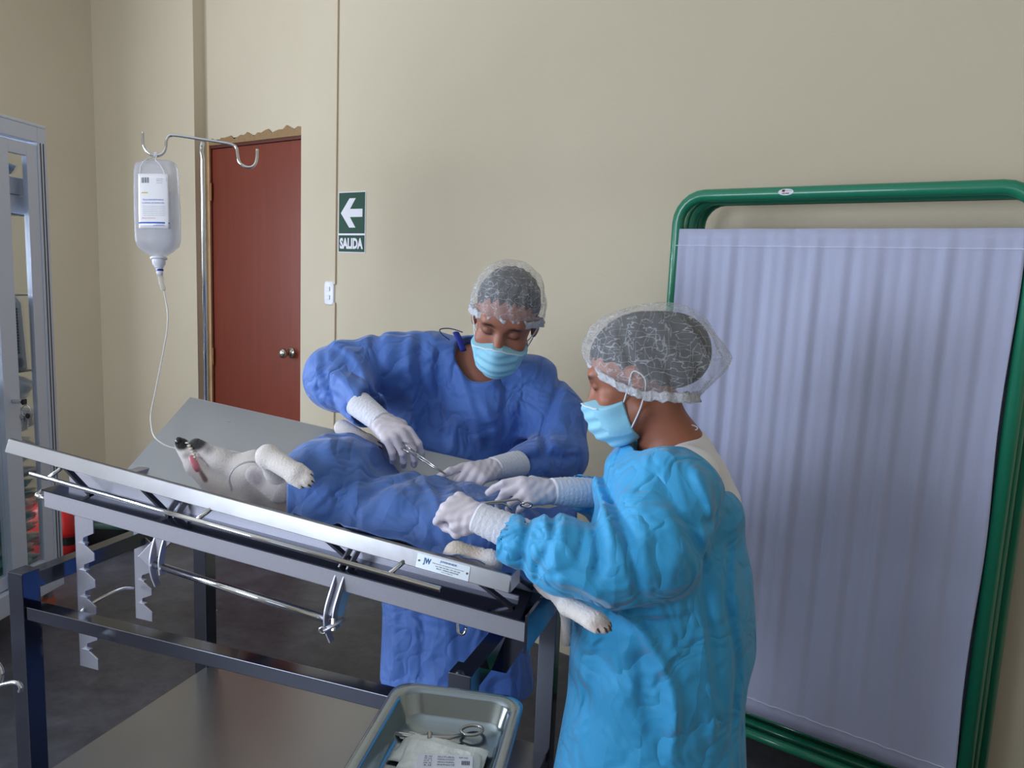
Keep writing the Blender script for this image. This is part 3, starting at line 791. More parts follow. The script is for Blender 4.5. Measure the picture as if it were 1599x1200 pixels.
# arms carrying the clamp rod
for px, py, dp, l in ((226, 876, 1.77, .42), (523, 962, 1.59, .88)):
    MB().bar(at(px, py, dp), T(l, .045, UZ(l) - .022), .012, .034).build('clamp_arm', STEEL, tab, bevel=.001)
lev = MB().tube([at(505, 985, 1.56), at(520, 977, 1.565), at(537, 966, 1.575)], .008, 12, flat=.5).build('clamp_lever', STEEL, tab, smooth=True)
MB().tube([at(521, 966, 1.57), at(521, 985, 1.565)], .006, 12).build('clamp_screw', CHROME, lev)
MB().tube([at(504, 985, 1.558) + cR * math.cos(t) * .007 + cU * math.sin(t) * .007 for t in [k * .6 for k in range(11)]], .0025, 8, closed=True).build('lever_eye', CHROME, lev, smooth=True)
# small hooks welded under the front beam
for px, py in ((715, 972), (306, 828)):
    dp = 1.535 if px > 600 else 1.80; s_ = .0009 * dp
    p_ = [at(px, py, dp) + cR * a * s_ + cU * b * s_ for a, b in ((0, 14), (0, 0), (0, -10), (2, -16), (7, -18), (11, -14), (12, -8))]
    MB().tube(spline(p_, 4), .0032, 10).build('rope_hook', CHROME, tab, smooth=True)
# diagonal bracket under beam at the middle
MB().bar(at(580, 920, 1.60), T(.93, .40, UZ(.93) - .06), .03, .02).build('under_bracket', STEEL, tab)
# chrome double hook on the near left leg
hp = [(-6, 1036), (-1, 1040), (3, 1050), (2, 1062), (-2, 1070), (8, 1068), (20, 1066), (29, 1068), (33, 1074), (31, 1081)]
MB().tube(spline([at(x, y, 1.70) for x, y in hp], 5), .005, 10).build('rope_cleat', CHROME, tab, smooth=True)
# maker's plate on the rim
pl0 = at(649, 858, 1.5)
def RP(l, z, o=0.0): # point on the outer face of the rim
    f_ = -.0108 + (z + .029) * .38
    return T(l, f_ - o * .93, ZL(l) + z + o * .35)
def l_at(px):  # l on rim line whose projection has this px
    lo, hi = 0.0, 1.3
    for _ in range(40):
        mid = (lo + hi) / 2; v = RP(mid, -.015) - cO; x = 799.5 + F_PX * v.dot(cR) / v.dot(cF)
        if x < px: lo = mid
        else: hi = mid
    return lo
la, lb = l_at(651), l_at(733)
PLM = mat('plate_white', (205, 216, 226), .3, .2); INK = mat('ink_dark', (50, 56, 80), .6); BLU = mat('logo_blue', (30, 110, 170), .5)
pl = MB().quadbox([RP(la, -.028, 0), RP(lb, -.028, 0), RP(lb, -.028, .0012), RP(la, -.028, .0012), RP(la, -.002, 0), RP(lb, -.002, 0), RP(lb, -.002, .0012), RP(la, -.002, .0012)]).build('maker_plate', PLM, tab)
xd = (RP(lb, -.015) - RP(la, -.015)).normalized(); yd = (RP(la, 0) - RP(la, -.02)).normalized(); wd = (lb - la)
def lab(nm, s, f, z, h, w, m_, b=0): text_mesh(nm, s, RP(la + wd * f, z, .0016), xd, yd, h, m_, pl, width=w, bold=b)
lab('logo', 'JW', .20, -.014, .014, .016, BLU, .03)
lab('plate_name', 'JWINNER', .60, -.0075, .0048, .036, BLU, .01)
lab('plate_line', 'Fabricacion de equipos en acero inox', .60, -.0130, .0022, .066, INK, .01)
lab('plate_line', 'Cel: 998 152 330 / 971 441 260', .60, -.0170, .0022, .052, INK, .01)
lab('plate_line', 'RUC 20601402358', .60, -.0208, .0022, .046, INK, .01)
lab('plate_line', 'jwinner@mail', .60, -.0245, .0020, .024, INK, .01)
for f in (.05, .96):
    MB().rings([circle(RP(la + wd * f, -.015, o_), tl, (0, 0, 1), .0022, .0022, 14) for o_ in (.001, .0022)]).build('rivet', CHROME, pl)

# ------------------------------------------------------------------ drip stand clamped to the far left leg
PD = 2.33
iv = empty('drip_stand', T(-.0, WID + .03, SHZ), 'chrome drip stand with two curled hooks clamped behind the table', 'drip stand')
pt = at(316, 222, PD + .05)
px_, py_ = pt.x, pt.y
MB().tube([Vector((px_, py_, .26)), Vector((px_, py_, pt.z - .05)), pt + Vector((-.004, 0, -.03)), pt], .0062, 14).build('pole', CHROME, iv, smooth=True)
for z in (.35, .72):
    MB().box(Vector(((px_ + T(0, WID, 0).x) / 2, (py_ + T(0, WID, 0).y) / 2, z)), tl * .018, ts * .030, (0, 0, .015)).build('clamp', STEEL, iv, bevel=.002)
hk = [(223, 206), (223.5, 220), (227, 233), (235, 241), (245, 243.5), (254, 240), (259, 231), (260, 220), (264, 213), (272, 211.5), (295, 214.5), (316, 218), (345, 222.5), (362, 226), (369, 231), (371, 242), (374, 254), (382, 260), (391, 261.5), (398, 257), (401, 247), (401.5, 233)]
hd = [2.33 + .06 * (x - 223) / 178 for x, y in hk]
MB().tube(spline([at(x, y, d) for (x, y), d in zip(hk, hd)], 5), .0045, 12).build('hook_bar', CHROME, iv, smooth=True)
for c in ((223, 206), (401.5, 233)): pass

# infusion bottle
PLAS = mat('frosted_plastic', (226, 230, 244), .22, alpha=.55, trans=.35, ior=1.2)
FLUID = mat('clear_fluid', (200, 204, 222), .05, alpha=.45, trans=.8, ior=1.2)
BD = 2.335
bt = empty('infusion_bottle', at(246, 320, BD), 'clear plastic infusion bottle with printed label hanging from drip stand', 'bottle')
bx = (at(280, 330, BD) - at(212, 330, BD)).normalized(); bz = (at(243, 258, BD) - at(249, 410, BD)).normalized(); by = bx.cross(bz).normalized(); bx = by.cross(bz) * -1
sc_ = BD / F_PX
def BPt(px, py, o=0.0): return at(px, py, BD) + by * o
prof = [(243, 252, 24, 8), (243.5, 256, 30, 14), (244, 268, 32.5, 17), (245, 300, 33, 19), (246, 340, 33.5, 20), (247, 375, 33, 19), (247.3, 386, 30, 17), (247.5, 394, 22, 13), (248, 400, 11, 9), (248, 405, 9.5, 9)]
MB().rings([circle(BPt(x, y), bx, by, a * sc_, b * sc_, 40, 3.2 if a > 25 else 2.2) for x, y, a, b in prof]).build('bottle_body', PLAS, bt, smooth=True)
MB().rings([circle(BPt(x, y), bx, by, (a - 8) * sc_, (b - 3.5) * sc_, 40, 2.6) for x, y, a, b in prof[3:8]]).build('fluid', FLUID, bt, smooth=True)
WP_ = mat('bottle_white_plastic', (226, 230, 244), .3)
MB().rings([circle(BPt(x, y), bx, by, a * sc_, a * sc_, 28) for x, y, a in ((248, 402, 12.5), (248, 405, 12.5), (248, 406, 10), (248.3, 413, 9.5), (248.5, 416, 7), (248.6, 419, 6))]).build('port_cap', WP_, bt, smooth=False, bevel=.0006)
mb = MB()
hl = [(232, 290), (228, 275), (231, 262), (238, 255), (243, 246), (243.5, 240.5), (246, 240.5), (246, 247), (252, 256), (261, 266), (267, 280), (268, 288)]
mb.tube(spline([BPt(x, y, 19 * sc_ if y > 252 else 4 * sc_) for x, y in hl], 4), .0016, 8).build('hanger_loop', WP_, bt, smooth=True)
# label with its printing, on the face toward the camera
sgn = -1 if by.dot(cF) > 0 else 1
def LP(fx, fy, o=0.0):
    # fx -1..1 across, fy 0 bottom ..1 top
    x = 248.5 + fx * 23 + (1 - fy) * 1.5; y = 361 - fy * 84
    return at(x, y, BD) + by * sgn * ((20.6 * (1 - min(.99, abs(x - 246.3) / 33.2) ** 3.2) ** (1 / 3.2) + .6) * sc_ + o)
mb = MB().sheet([[LP(-1 + i / 8, j / 10) for i in range(17)] for j in range(11)])
lbm = mat('label_paper', (246, 247, 255), .25, coat=.5)
lb_ = mb.build('label', lbm, bt, smooth=True, solid=.0004)
LB = mat('label_blue', (40, 90, 190), .4); LGY = mat('label_grey_print', (120, 132, 168), .6)
def patch(nm, fx0, fx1, fy0, fy1, m_):
    n = 6; MB().sheet([[LP(fx0 + (fx1 - fx0) * i / n, fy, .0006) for i in range(n + 1)] for fy in (fy0, fy1)]).build(nm, m_, lb_)
patch('label_band', -1, 1, .085, .115, LB)
for k in range(9): patch('barcode_bar', -.78 + k * .06, -.78 + k * .06 + (.035 if k % 3 else .02), .83, .93, mat('barcode', (60, 62, 84), .6))
patch('label_stamp', -.78, -.35, .64, .66, mat('label_yellow', (214, 190, 70), .5))
xl = (LP(.9, .5) - LP(-.9, .5)).normalized(); yl = bz
def lt(s, fx, fy, h, w, m_=LGY): text_mesh('label_text', s, LP(fx, fy, .0009), xl, yl, h, m_, lb_, width=w, bold=.005)
lt('Cont. neto', .45, .905, .0028, .018); lt('1000 mL', .45, .87, .0028, .018); lt('Uso I.V.', .45, .83, .0028, .018)
lt('SOLUCION ISOTONICA', .0, .52, .0045, .062, LB); lt('CLORURO DE SODIO 0,9%', .0, .46, .0045, .066, LB)
for k in range(6): lt('Solucion inyectable esteril y apirogena', .05, .40 - k * .033, .0022, .068)
lt('Mantener fuera del alcance', -.3, .185, .0026, .04, mat('label_red_print', (180, 60, 70), .6)); lt('VIA ENDOVENOSA', .35, .05, .0035, .034, LB)
# line: spike, drip chamber and tube
lin_ = empty('infusion_line', BPt(250, 424), 'thin clear infusion tube with drip chamber running from bottle to the dog', 'tube')
MB().rings([circle(BPt(x, y), bx, by, a * sc_, a * sc_, 20) for x, y, a in ((248.8, 418, 5), (249.3, 425, 5.2), (250, 431, 4.5))]).build('spike', WP_, lin_, smooth=True)
MB().tube([BPt(249.2, 421), BPt(249.6, 424)], 5.6 * sc_, 16).build('blue_ring', mat('ring_blue', (30, 44, 140), .3), lin_)
MB().rings([circle(BPt(x, y), bx, by, a * sc_, a * sc_, 20) for x, y, a in ((250.5, 431, 4.2), (252, 440, 4.6), (255, 452, 4.2), (256, 454, 2))]).build('drip_chamber', mat('clear_pvc', (226, 222, 214), .1, alpha=.55), lin_, smooth=True)
tp = [(256, 454, 2.335), (259, 470, 2.33), (262, 490, 2.33), (261, 515, 2.32), (256, 545, 2.30), (249, 580, 2.25), (242, 615, 2.18), (236, 645, 2.1), (236, 662, 2.05), (240, 680, 2.0), (252, 692, 1.98), (268, 699, 1.97), (290, 702, 1.97), (330, 700, 2.0), (390, 712, 2.0), (425, 735, 1.98)]
MB().tube(spline([at(*p) for p in tp], 6), .0021, 8).build('tubing', mat('tube_pvc', (222, 220, 222), .2, alpha=.85), lin_, smooth=True)

# ------------------------------------------------------------------ instrument tray in the foreground
TZ = .915
tc = [at_z(627, 1066, TZ), at_z(812, 1090, TZ)]
tx = (tc[1] - tc[0]).normalized(); ty = Vector((-tx.y, tx.x, 0))
# left edge direction on the ground: image line (627,1066)->(530,1195)
q = at_z(530, 1195, TZ); ang = (q - tc[0]); 
tyd = -(ang - tx * ang.dot(tx)).normalized()
TW = (tc[1] - tc[0]).length + .012; TLn = .30
tO = tc[0] - tx * .006 + tyd * .004 * 0
TC = tO + tx * TW / 2 - tyd * TLn / 2
tray = empty('instrument_tray', Vector((TC.x, TC.y, TZ - .045)), 'rectangular stainless steel instrument tray with rolled rim, holding scissors and packets', 'tray')
def trc(hw_, hl_, z, n=40, rc=.03):
    out = []
    for cx_, cy_, a0 in ((1, 1, 0), (-1, 1, 90), (-1, -1, 180), (1, -1, 270)):
        for k in range(9):
            a = math.radians(a0 + k * 90 / 8); out.append(TC + tx * (cx_ * (hw_ - rc) + rc * math.cos(a)) + tyd * (cy_ * (hl_ - rc) + rc * math.sin(a)) + Vector((0, 0, z - TC.z)))
    return out
hw_, hl_ = TW / 2, TLn / 2
R_ = [trc(hw_, hl_, TZ - .004), trc(hw_ + .002, hl_ + .002, TZ - .001), trc(hw_, hl_, TZ + .001), trc(hw_ - .012, hl_ - .012, TZ), trc(hw_ - .016, hl_ - .016, TZ - .004), trc(hw_ - .022, hl_ - .022, TZ - .030, rc=.028),
      trc(hw_ - .030, hl_ - .030, TZ - .037, rc=.024), trc(hw_ - .06, hl_ - .06, TZ - .038, rc=.01), trc(.01, .01, TZ - .038, rc=.005)]
mb = MB(); mb.rings(R_, cap=False); b0 = len(mb.v); 
mb.build('tray_shell', mat('tray_steel', (152, 166, 176), .17, 1.0, bump=.02, bscale=20), tray, smooth=True, solid=.0012)
TB = TZ - .037
stand = empty('instrument_stand', Vector((TC.x, TC.y - .0, 0)), 'steel stand carrying the instrument tray in the foreground', 'stand')
def trs(hw2, hl2, z0, z1): return [TC.xy.to_3d() + tx * a * hw2 + tyd * b * hl2 + Vector((0, 0, z)) for z in (z0, z1) for a, b in ((-1, -1), (1, -1), (1, 1), (-1, 1))]
MB().quadbox([p - tyd * .03 for p in trs(hw_ - .05, hl_ - .07, TB - .016, TB - .0035)]).build('platform', STEEL, stand)
pc = TC.xy.to_3d() - tyd * .10
MB().tube([pc + Vector((0, 0, .03)), pc + Vector((0, 0, TB - .015))], .012, 14).build('column', CHROME, stand)
for a in (-1, 1): MB().bar(pc + Vector((0, 0, .02)) , pc + tx * a * .12 - tyd * .16 + Vector((0, 0, .02)), .03, .03).build('foot', CHROME, stand)
# artery forceps lying across the tray
FOR = mat('forceps_steel', (176, 178, 180), .2, 1.0)
def ring_pts(c, ax, ay, ra, rb, n=20): return [c + ax * math.cos(2 * math.pi * k / n) * ra + ay * math.sin(2 * math.pi * k / n) * rb for k in range(n)]
def fq(px, py, z=TB + .006): return at_z(px, py, z)
fc = empty('artery_forceps', fq(650, 1148), 'steel ring-handled forceps lying on the instrument tray beside the packets', 'forceps')
MB().tube([fq(603, 1143), fq(625, 1146), fq(660, 1152), fq(700, 1153, TB + .008), fq(722, 1148, TB + .008)], [.0015, .0025, .0035, .0028, .0025], 10).build('shank', FOR, fc, smooth=True)
MB().tube([fq(603, 1145), fq(640, 1151), fq(672, 1151), fq(700, 1158, TB + .005), fq(716, 1166, TB + .005)], [.0015, .0025, .0034, .0026, .0025], 10).build('shank', FOR, fc, smooth=True)
c1 = fq(737, 1141, TB + .008); ax_ = (fq(752, 1139, TB + .008) - c1); ax_.normalize(); ay_ = Vector((-ax_.y, ax_.x, 0))
MB().tube(ring_pts(c1, ax_, ay_, .0155, .0115), .0024, 10, closed=True).build('finger_ring', FOR, fc, smooth=True)
c2 = fq(733, 1180, TB + .005)
MB().tube(ring_pts(c2, ax_, ay_, .0155, .0115), .0024, 10, closed=True).build('finger_ring', FOR, fc, smooth=True)
MB().tube([fq(671, 1146, TB + .007), fq(671, 1156, TB + .007)], .004, 12).build('hinge_pin', FOR, fc)
MB().bar(fq(703, 1152), fq(706, 1164), .004, .003).build('ratchet', FOR, fc)
# sterile packets
PK = mat('packet_paper', (214, 222, 224), .45, bump=.35, bscale=35, coat=.15)
def packet(name, label, pts, z, seed, group=None):
    a, b, c, d = [at_z(x, y, z) for x, y in pts]; n = 26; P = []; rs = np.random.default_rng(seed); ph = rs.uniform(0, 6, 6)
    for i in range(n + 1):
        u = i / n; row = []
        for j in range(n + 1):
            v = j / n; p = (a * (1 - u) + b * u) * (1 - v) + (d * (1 - u) + c * u) * v
            jag = .0012 * ((i % 2) * 2 - 1) if j in (0, n) else 0
            e_ = min(u, v, 1 - u, 1 - v)
            h_ = .006 * min(1, e_ * 8) + .0018 * math.sin(u * 9 + ph[0] + v * 4) * math.sin(v * 8 + ph[1])
            row.append(p + Vector((0, 0, h_)) + tyd * jag)
        P.append(row)
    return tag(MB().sheet(P).build(name, PK, None, smooth=True, solid=.001), label, 'packet', group)
packet('gauze_packet', 'white torn-edged sterile packet lowest in tray, under two others', [(606, 1187), (640, 1143), (764, 1174), (748, 1215)], TB + .004, 1)
packet('gauze_packet', 'white crumpled sterile packet in the tray beneath the printed one', [(618, 1202), (641, 1152), (752, 1180), (745, 1222)], TB + .010, 2)
pk3 = empty('suture_packet', at_z(690, 1190, TB + .016), 'foil-white suture packet with printed label and barcode, topmost in the tray', 'packet')
pp = [(646, 1215), (652, 1177), (739, 1181), (738, 1222)]
A_, B_, C_, D_ = [at_z(x, y, TB + .019) for x, y in (pp[1], pp[2], pp[3], pp[0])]
MB().quadbox([A_ - Vector((0, 0, .004)), B_ - Vector((0, 0, .004)), C_ - Vector((0, 0, .004)), D_ - Vector((0, 0, .004)), A_, B_, C_, D_]).build('pouch', mat('pouch_white', (205, 212, 230), .3, coat=.3), pk3, bevel=.001)
xp = (B_ - A_).normalized(); yp = (A_ - D_).normalized()
def pt_(s, fx, fy, h, w, m_=INK): text_mesh('print', s, A_ * (1 - fx) + B_ * fx - yp * fy + Vector((0, 0, .0004)), xp, yp, h, m_, pk3, width=w, bold=.01)
wdp = (B_ - A_).length
for k, s in enumerate(('2-0', '75 cm', 'CT 1', 'HR 36', '3.0')): pt_(s, .20, .006 + k * .0045, .0025, wdp * .14)
for k, s in enumerate(('SUTURA', 'POLIGLICOLICO', 'absorbible', 'esteril')): pt_(s, .52, .006 + k * .0052, .0028, wdp * .30)
pt_('REF 360', .83, .006, .0025, wdp * .16)
mb = MB()
for k in range(5):
    o_ = A_ * .2 + B_ * .8 - yp * .012 + xp * k * .0022
    mb.quadbox([o_ + xp * a - yp * b + Vector((0, 0, c)) for c in (.0001, .0005) for a, b in ((0, 0), (.0012, 0), (.0012, .008), (0, .008))])
mb.build('barcode_print', INK, pk3)
# ------------------------------------------------------------------ people
GLOVE = mat('latex_glove', (214, 207, 218), .48, bump=.10, bscale=45, sss=.0)
CUFF = mat('white_knit_cuff', (226, 228, 240), .85, bump=.2, bscale=160)
def cloth_mat(name, rgb, var=.06):
    m = mat(name, rgb, .62, sheen=.25)
    nt = m.node_tree; N = nt.nodes; L = nt.links; b = N['Principled BSDF']
    tc = N.new('ShaderNodeTexCoord')
    n1 = N.new('ShaderNodeTexNoise'); n1.inputs['Scale'].default_value = 9; n1.inputs['Detail'].default_value = 2; n1.inputs['Distortion'].default_value = .8
    mu = N.new('ShaderNodeMath'); mu.operation = 'SUBTRACT'; mu.inputs[1].default_value = .5
    ab = N.new('ShaderNodeMath'); ab.operation = 'ABSOLUTE'
    L.new(tc.outputs['Object'], n1.inputs['Vector']); L.new(n1.outputs[0], mu.inputs[0]); L.new(mu.outputs[0], ab.inputs[0])
    bp = N.new('ShaderNodeBump'); bp.inputs['Strength'].default_value = .8; bp.inputs['Distance'].default_value = .05
    nd = N.new('ShaderNodeTexNoise'); nd.inputs['Scale'].default_value = 5; L.new(tc.outputs['Object'], nd.inputs['Vector'])
    vs = N.new('ShaderNodeVectorMath'); vs.operation = 'SCALE'; vs.inputs['Scale'].default_value = .16; L.new(nd.outputs['Color'], vs.inputs[0])
    va = N.new('ShaderNodeVectorMath'); va.operation = 'ADD'; L.new(tc.outputs['Object'], va.inputs[0]); L.new(vs.outputs[0], va.inputs[1])
    mp = N.new('ShaderNodeMapping'); mp.inputs['Scale'].default_value = (1.25, 1, .6); L.new(va.outputs[0], mp.inputs[0])
    vo = N.new('ShaderNodeTexVoronoi'); vo.inputs['Scale'].default_value = 10; L.new(mp.outputs[0], vo.inputs['Vector'])
    vm = N.new('ShaderNodeMath'); vm.operation = 'MULTIPLY_ADD'; vm.inputs[1].default_value = .42; L.new(vo.outputs['Distance'], vm.inputs[0]); L.new(ab.outputs[0], vm.inputs[2])
    L.new(vm.outputs[0], bp.inputs['Height'])
    n2 = N.new('ShaderNodeTexNoise'); n2.inputs['Scale'].default_value = 420; n2.inputs['Detail'].default_value = 2
    bp2 = N.new('ShaderNodeBump'); bp2.inputs['Strength'].default_value = .12; bp2.inputs['Distance'].default_value = .004
    L.new(tc.outputs['Object'], n2.inputs['Vector']); L.new(n2.outputs[0], bp2.inputs['Height']); L.new(bp.outputs[0], bp2.inputs['Normal']); L.new(bp2.outputs[0], b.inputs['Normal'])
    return m
GOWN_D = cloth_mat('blue_nonwoven_gown', (78, 120, 200))
GOWN_L = cloth_mat('turquoise_nonwoven_gown', (52, 164, 222))
DRAPE = cloth_mat('blue_surgical_drape', (72, 112, 184))
MASKM = mat('pale_blue_mask', (150, 212, 238), .7, bump=.05, bscale=200)
MASKW = mat('mask_white_edge', (226, 236, 246), .7)
HAIR = mat('black_hair', (20, 17, 18), .5, bump=.5, bscale=90, stretch=(1, 1, 5))
LASH = mat('dark_lashes', (24, 18, 16), .6)
def bouffant_mat(name, a0, a1):
    m = mat(name, (222, 226, 236), .8); nt = m.node_tree; N = nt.nodes; L = nt.links; b = N['Principled BSDF']
    tc = N.new('ShaderNodeTexCoord')
    def crease(scale, dist, w, st):
        mp = N.new('ShaderNodeMapping'); mp.inputs['Scale'].default_value = st; L.new(tc.outputs['Object'], mp.inputs[0])
        n = N.new('ShaderNodeTexNoise'); n.inputs['Scale'].default_value = scale; n.inputs['Detail'].default_value = 1.5; n.inputs['Distortion'].default_value = dist
        L.new(mp.outputs[0], n.inputs['Vector'])
        s_ = N.new('ShaderNodeMath'); s_.operation = 'SUBTRACT'; s_.inputs[1].default_value = .5; L.new(n.outputs[0], s_.inputs[0])
        a = N.new('ShaderNodeMath'); a.operation = 'ABSOLUTE'; L.new(s_.outputs[0], a.inputs[0])
        r = N.new('ShaderNodeMapRange'); r.inputs[1].default_value = 0; r.inputs[2].default_value = w; r.inputs[3].default_value = 1; r.inputs[4].default_value = 0
        L.new(a.outputs[0], r.inputs[0]); return r.outputs[0]
    c1 = crease(26, .35, .022, (1, 1, 3.0)); c2 = crease(22, .3, .02, (2.6, 1, .8)); 
    mx = N.new('ShaderNodeMath'); mx.operation = 'MAXIMUM'; L.new(c1, mx.inputs[0])
    c2s = N.new('ShaderNodeMath'); c2s.operation = 'MULTIPLY'; c2s.inputs[1].default_value = .6; L.new(c2, c2s.inputs[0]); L.new(c2s.outputs[0], mx.inputs[1])
    r = N.new('ShaderNodeMapRange'); r.inputs[3].default_value = a0; r.inputs[4].default_value = a1; L.new(mx.outputs[0], r.inputs[0])
    L.new(r.outputs[0], b.inputs['Alpha'])
    return m
CAPM = bouffant_mat('sheer_bouffant_cap', .20, .55)
CAPE = mat('cap_gathered_edge', (226, 230, 240), .85, alpha=.66, bump=.5, bscale=120)

def frame_of(fwd, up):
    f = Vector(fwd).normalized(); u = Vector(up); u = (u - f * u.dot(f)).normalized(); x = f.cross(u)   # x: the head's own right
    return x, f, u
class Frame:
    def __init__(s, o, fwd, up): s.o = Vector(o); s.x, s.y, s.z = frame_of(fwd, up)
    def w(s, x, y, z): return s.o + s.x * x + s.y * y + s.z * z
    def M(s): return np.array([V3(s.x), V3(s.y), V3(s.z)])
    def loc(s, p): return (p - V3(s.o)) @ s.M().T
def head_fn(sc=1.0, female=False):
    # signed distance of a head in its own frame (x right, y forward, z up), origin between the ears
    jw = .9 if female else 1.0
    fs = [(ell((0, -.020, .048), (.076, .098, .082)), .02),
          (ell((0, .030, .030), (.068, .062, .068)), .02),
          (ell((0, .030, -.030), (.060 * jw, .062, .062)), .025),
          (cone((0, .050, -.072), (0, .066, -.088), .034 * jw, .020 * jw), .03),
          (cone((-.05 * jw, -.0, -.055), (-.012, .062, -.092), .018, .014), .03), (cone((.05 * jw, -.0, -.055), (.012, .062, -.092), .018, .014), .03),
          (cone((-.034, .072, .040), (.034, .072, .040), .016, .016), .015),           # brow
          (ell((-.040, .060, -.020), (.022, .020, .018)), .02), (ell((.040, .060, -.020), (.022, .020, .018)), .02),   # cheek bones
          (cone((0, .084, .022), (0, .108, -.026), .008, .013), .010), (ell((-.012, .100, -.030), (.010, .011, .008)), .006), (ell((.012, .100, -.030), (.010, .011, .008)), .006),
          (ell((0, .090, -.060), (.024, .012, .007)), .006), (ell((0, .088, -.070), (.020, .012, .007)), .006)]
    base = union(fs, .02)
    def f(p):
        q = p / sc; d = base(q)
        for s_ in (-1, 1):
            d = smax(d, -ell((s_ * .032, .094, .018), (.020, .016, .013))(q), .010)     # eye socket
            d = sm(d, ell((s_ * .032, .074, .017), (.0145, .0135, .0125))(q), .002)     # lidded eyeball
            e = ell((s_ * .078, -.008, .004), (.010, .018, .031), X=(1, s_ * .35, 0), Y=(-s_ * .35, 1, 0))(q)
            e = smax(e, -ell((s_ * .089, .0, .006), (.008, .010, .019))(q), .004)
            d = sm(d, e, .006)
        return d * sc
    return f
def skin_colour(fr, rgb, hfn, lips=False):
    base = np.array(lin(rgb))
    def f(p):
        q = fr.loc(p); c = np.tile(base, (len(p), 1))
        k = np.exp(-(((np.abs(q[:, 0]) - .040) / .02) ** 2 + ((q[:, 2] + .02) / .025) ** 2 + ((q[:, 1] - .075) / .03) ** 2))
        c = c * (1 + k[:, None] * np.array([.08, -.06, -.05]))
        brow = np.exp(-(((np.abs(q[:, 0]) - .034) / .018) ** 4 + ((q[:, 2] - .040 + np.abs(np.abs(q[:, 0]) - .03) * .2) / .0048) ** 4)) * (q[:, 1] > .055)
        c = c * (1 - .88 * brow[:, None])
        lid = np.exp(-(((np.abs(q[:, 0]) - .032) / .015) ** 4 + ((q[:, 2] - .0100 - 6 * (np.abs(q[:, 0]) - .032) ** 2) / .0022) ** 2)) * (q[:, 1] > .07)
        c = c * (1 - .9 * lid[:, None])
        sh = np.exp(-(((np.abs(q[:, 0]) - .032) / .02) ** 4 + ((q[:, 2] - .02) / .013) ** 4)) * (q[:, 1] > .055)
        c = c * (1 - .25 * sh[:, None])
        return c
    return f
def hand_fn(fr, side, curls, spread=(.10, .02, -.06, -.14), thumb=None, sc=1.0, fat=1.0):
    # fr: origin at wrist, y toward the fingers, z out of the back of the hand; side=+1 puts the thumb on +x
    L = [(.040, .026, .021), (.044, .029, .022), (.041, .027, .021), (.033, .020, .018)]
    mc = [(.030, .088), (.010, .092), (-.011, .087), (-.030, .078)]
    fs = []
    W_ = lambda x, y, z: fr.w(x * side * sc, y * sc, z * sc)
    palm = [cone(W_(.012, .012, 0), W_(.024, .078, .0), .017 * sc, .0135 * sc), cone(W_(.0, .010, 0), W_(.008, .082, .002), .019 * sc, .0145 * sc),
            cone(W_(-.010, .012, 0), W_(-.012, .078, .001), .018 * sc, .014 * sc), cone(W_(-.014, .014, -.002), W_(-.028, .068, -.002), .016 * sc, .0125 * sc),
            cone(W_(.0, -.03, 0), W_(.0, .02, 0), .024 * sc, .025 * sc, fr.z, 1.25),
            cone(W_(.020, .022, -.010), W_(.036, .050, -.010), .017 * sc, .014 * sc)]
    fs.append((union(palm, .012 * sc), .01))
    tips = []
    for i in range(4):
        a = W_(mc[i][0], mc[i][1], .0); ang = spread[i]; down = 0.0; rad = (.0098, .0102, .0096, .0086)[i] * fat * sc
        ch = []
        for j in range(3):
            down += curls[i][j]
            dr = Vector((math.sin(ang) * math.cos(down) * side, math.cos(ang) * math.cos(down), -math.sin(down)))
            b = a + (fr.x * dr.x + fr.y * dr.y + fr.z * dr.z) * L[i][j] * sc
            r2 = rad * (.94, .88, .78)[j]
            ch.append(cone(a, b, rad * (1.06, .95, .90)[j], r2)); a = b
        tips.append(a); fs.append((union(ch, .004 * sc), .006))
    th = thumb or [(.030, .028, -.010), (.050, .056, -.022), (.056, .086, -.030), (.052, .108, -.034)]
    P = [W_(*t) for t in th]; ch = [cone(P[0], P[1], .0155 * sc, .0125 * sc), cone(P[1], P[2], .0125 * sc, .0108 * sc), cone(P[2], P[3], .0108 * sc, .0090 * sc)]
    fs.append((union(ch, .006), .008)); tips.append(P[3])
    return union(fs, .008), tips
def glove(name, fr, side, curls, parent, **k):
    f, tips = hand_fn(fr, side, curls, **k)
    def g(p):
        q = fr.loc(p)
        w = np.clip((.075 - q[:, 1]) / .08, 0, 1)
        return f(p) + .0011 * np.sin(q[:, 1] * 330 + q[:, 0] * 90 + 2 * np.sin(q[:, 0] * 110)) * w + .0006 * np.sin(q[:, 0] * 260 + q[:, 1] * 200 + q[:, 2] * 150)
    P = [fr.o + fr.x * a + fr.y * b + fr.z * c for a in (-.085, .085) for b in (-.035, .19) for c in (-.13, .05)]
    lo = Vector([min(p[i] for p in P) for i in range(3)]); hi = Vector([max(p[i] for p in P) for i in range(3)])
    return sculpted(name, g, lo, hi, .0020, GLOVE, parent), tips
def cuff(fr, y0, y1, r0, r1, parent, bulge=.0, name='knit_cuff'):
    R_ = []; n = 26
    for i in range(n + 1):
        t = i / n; y = y0 + (y1 - y0) * t; r = r0 + (r1 - r0) * t + bulge * math.sin(t * math.pi) + .0009 * math.sin(t * 60)
        R_.append(circle(fr.w(0, y, 0), fr.x, fr.z, r, r * .86, 28))
    return MB().rings(R_).build(name, CUFF, parent, smooth=True)
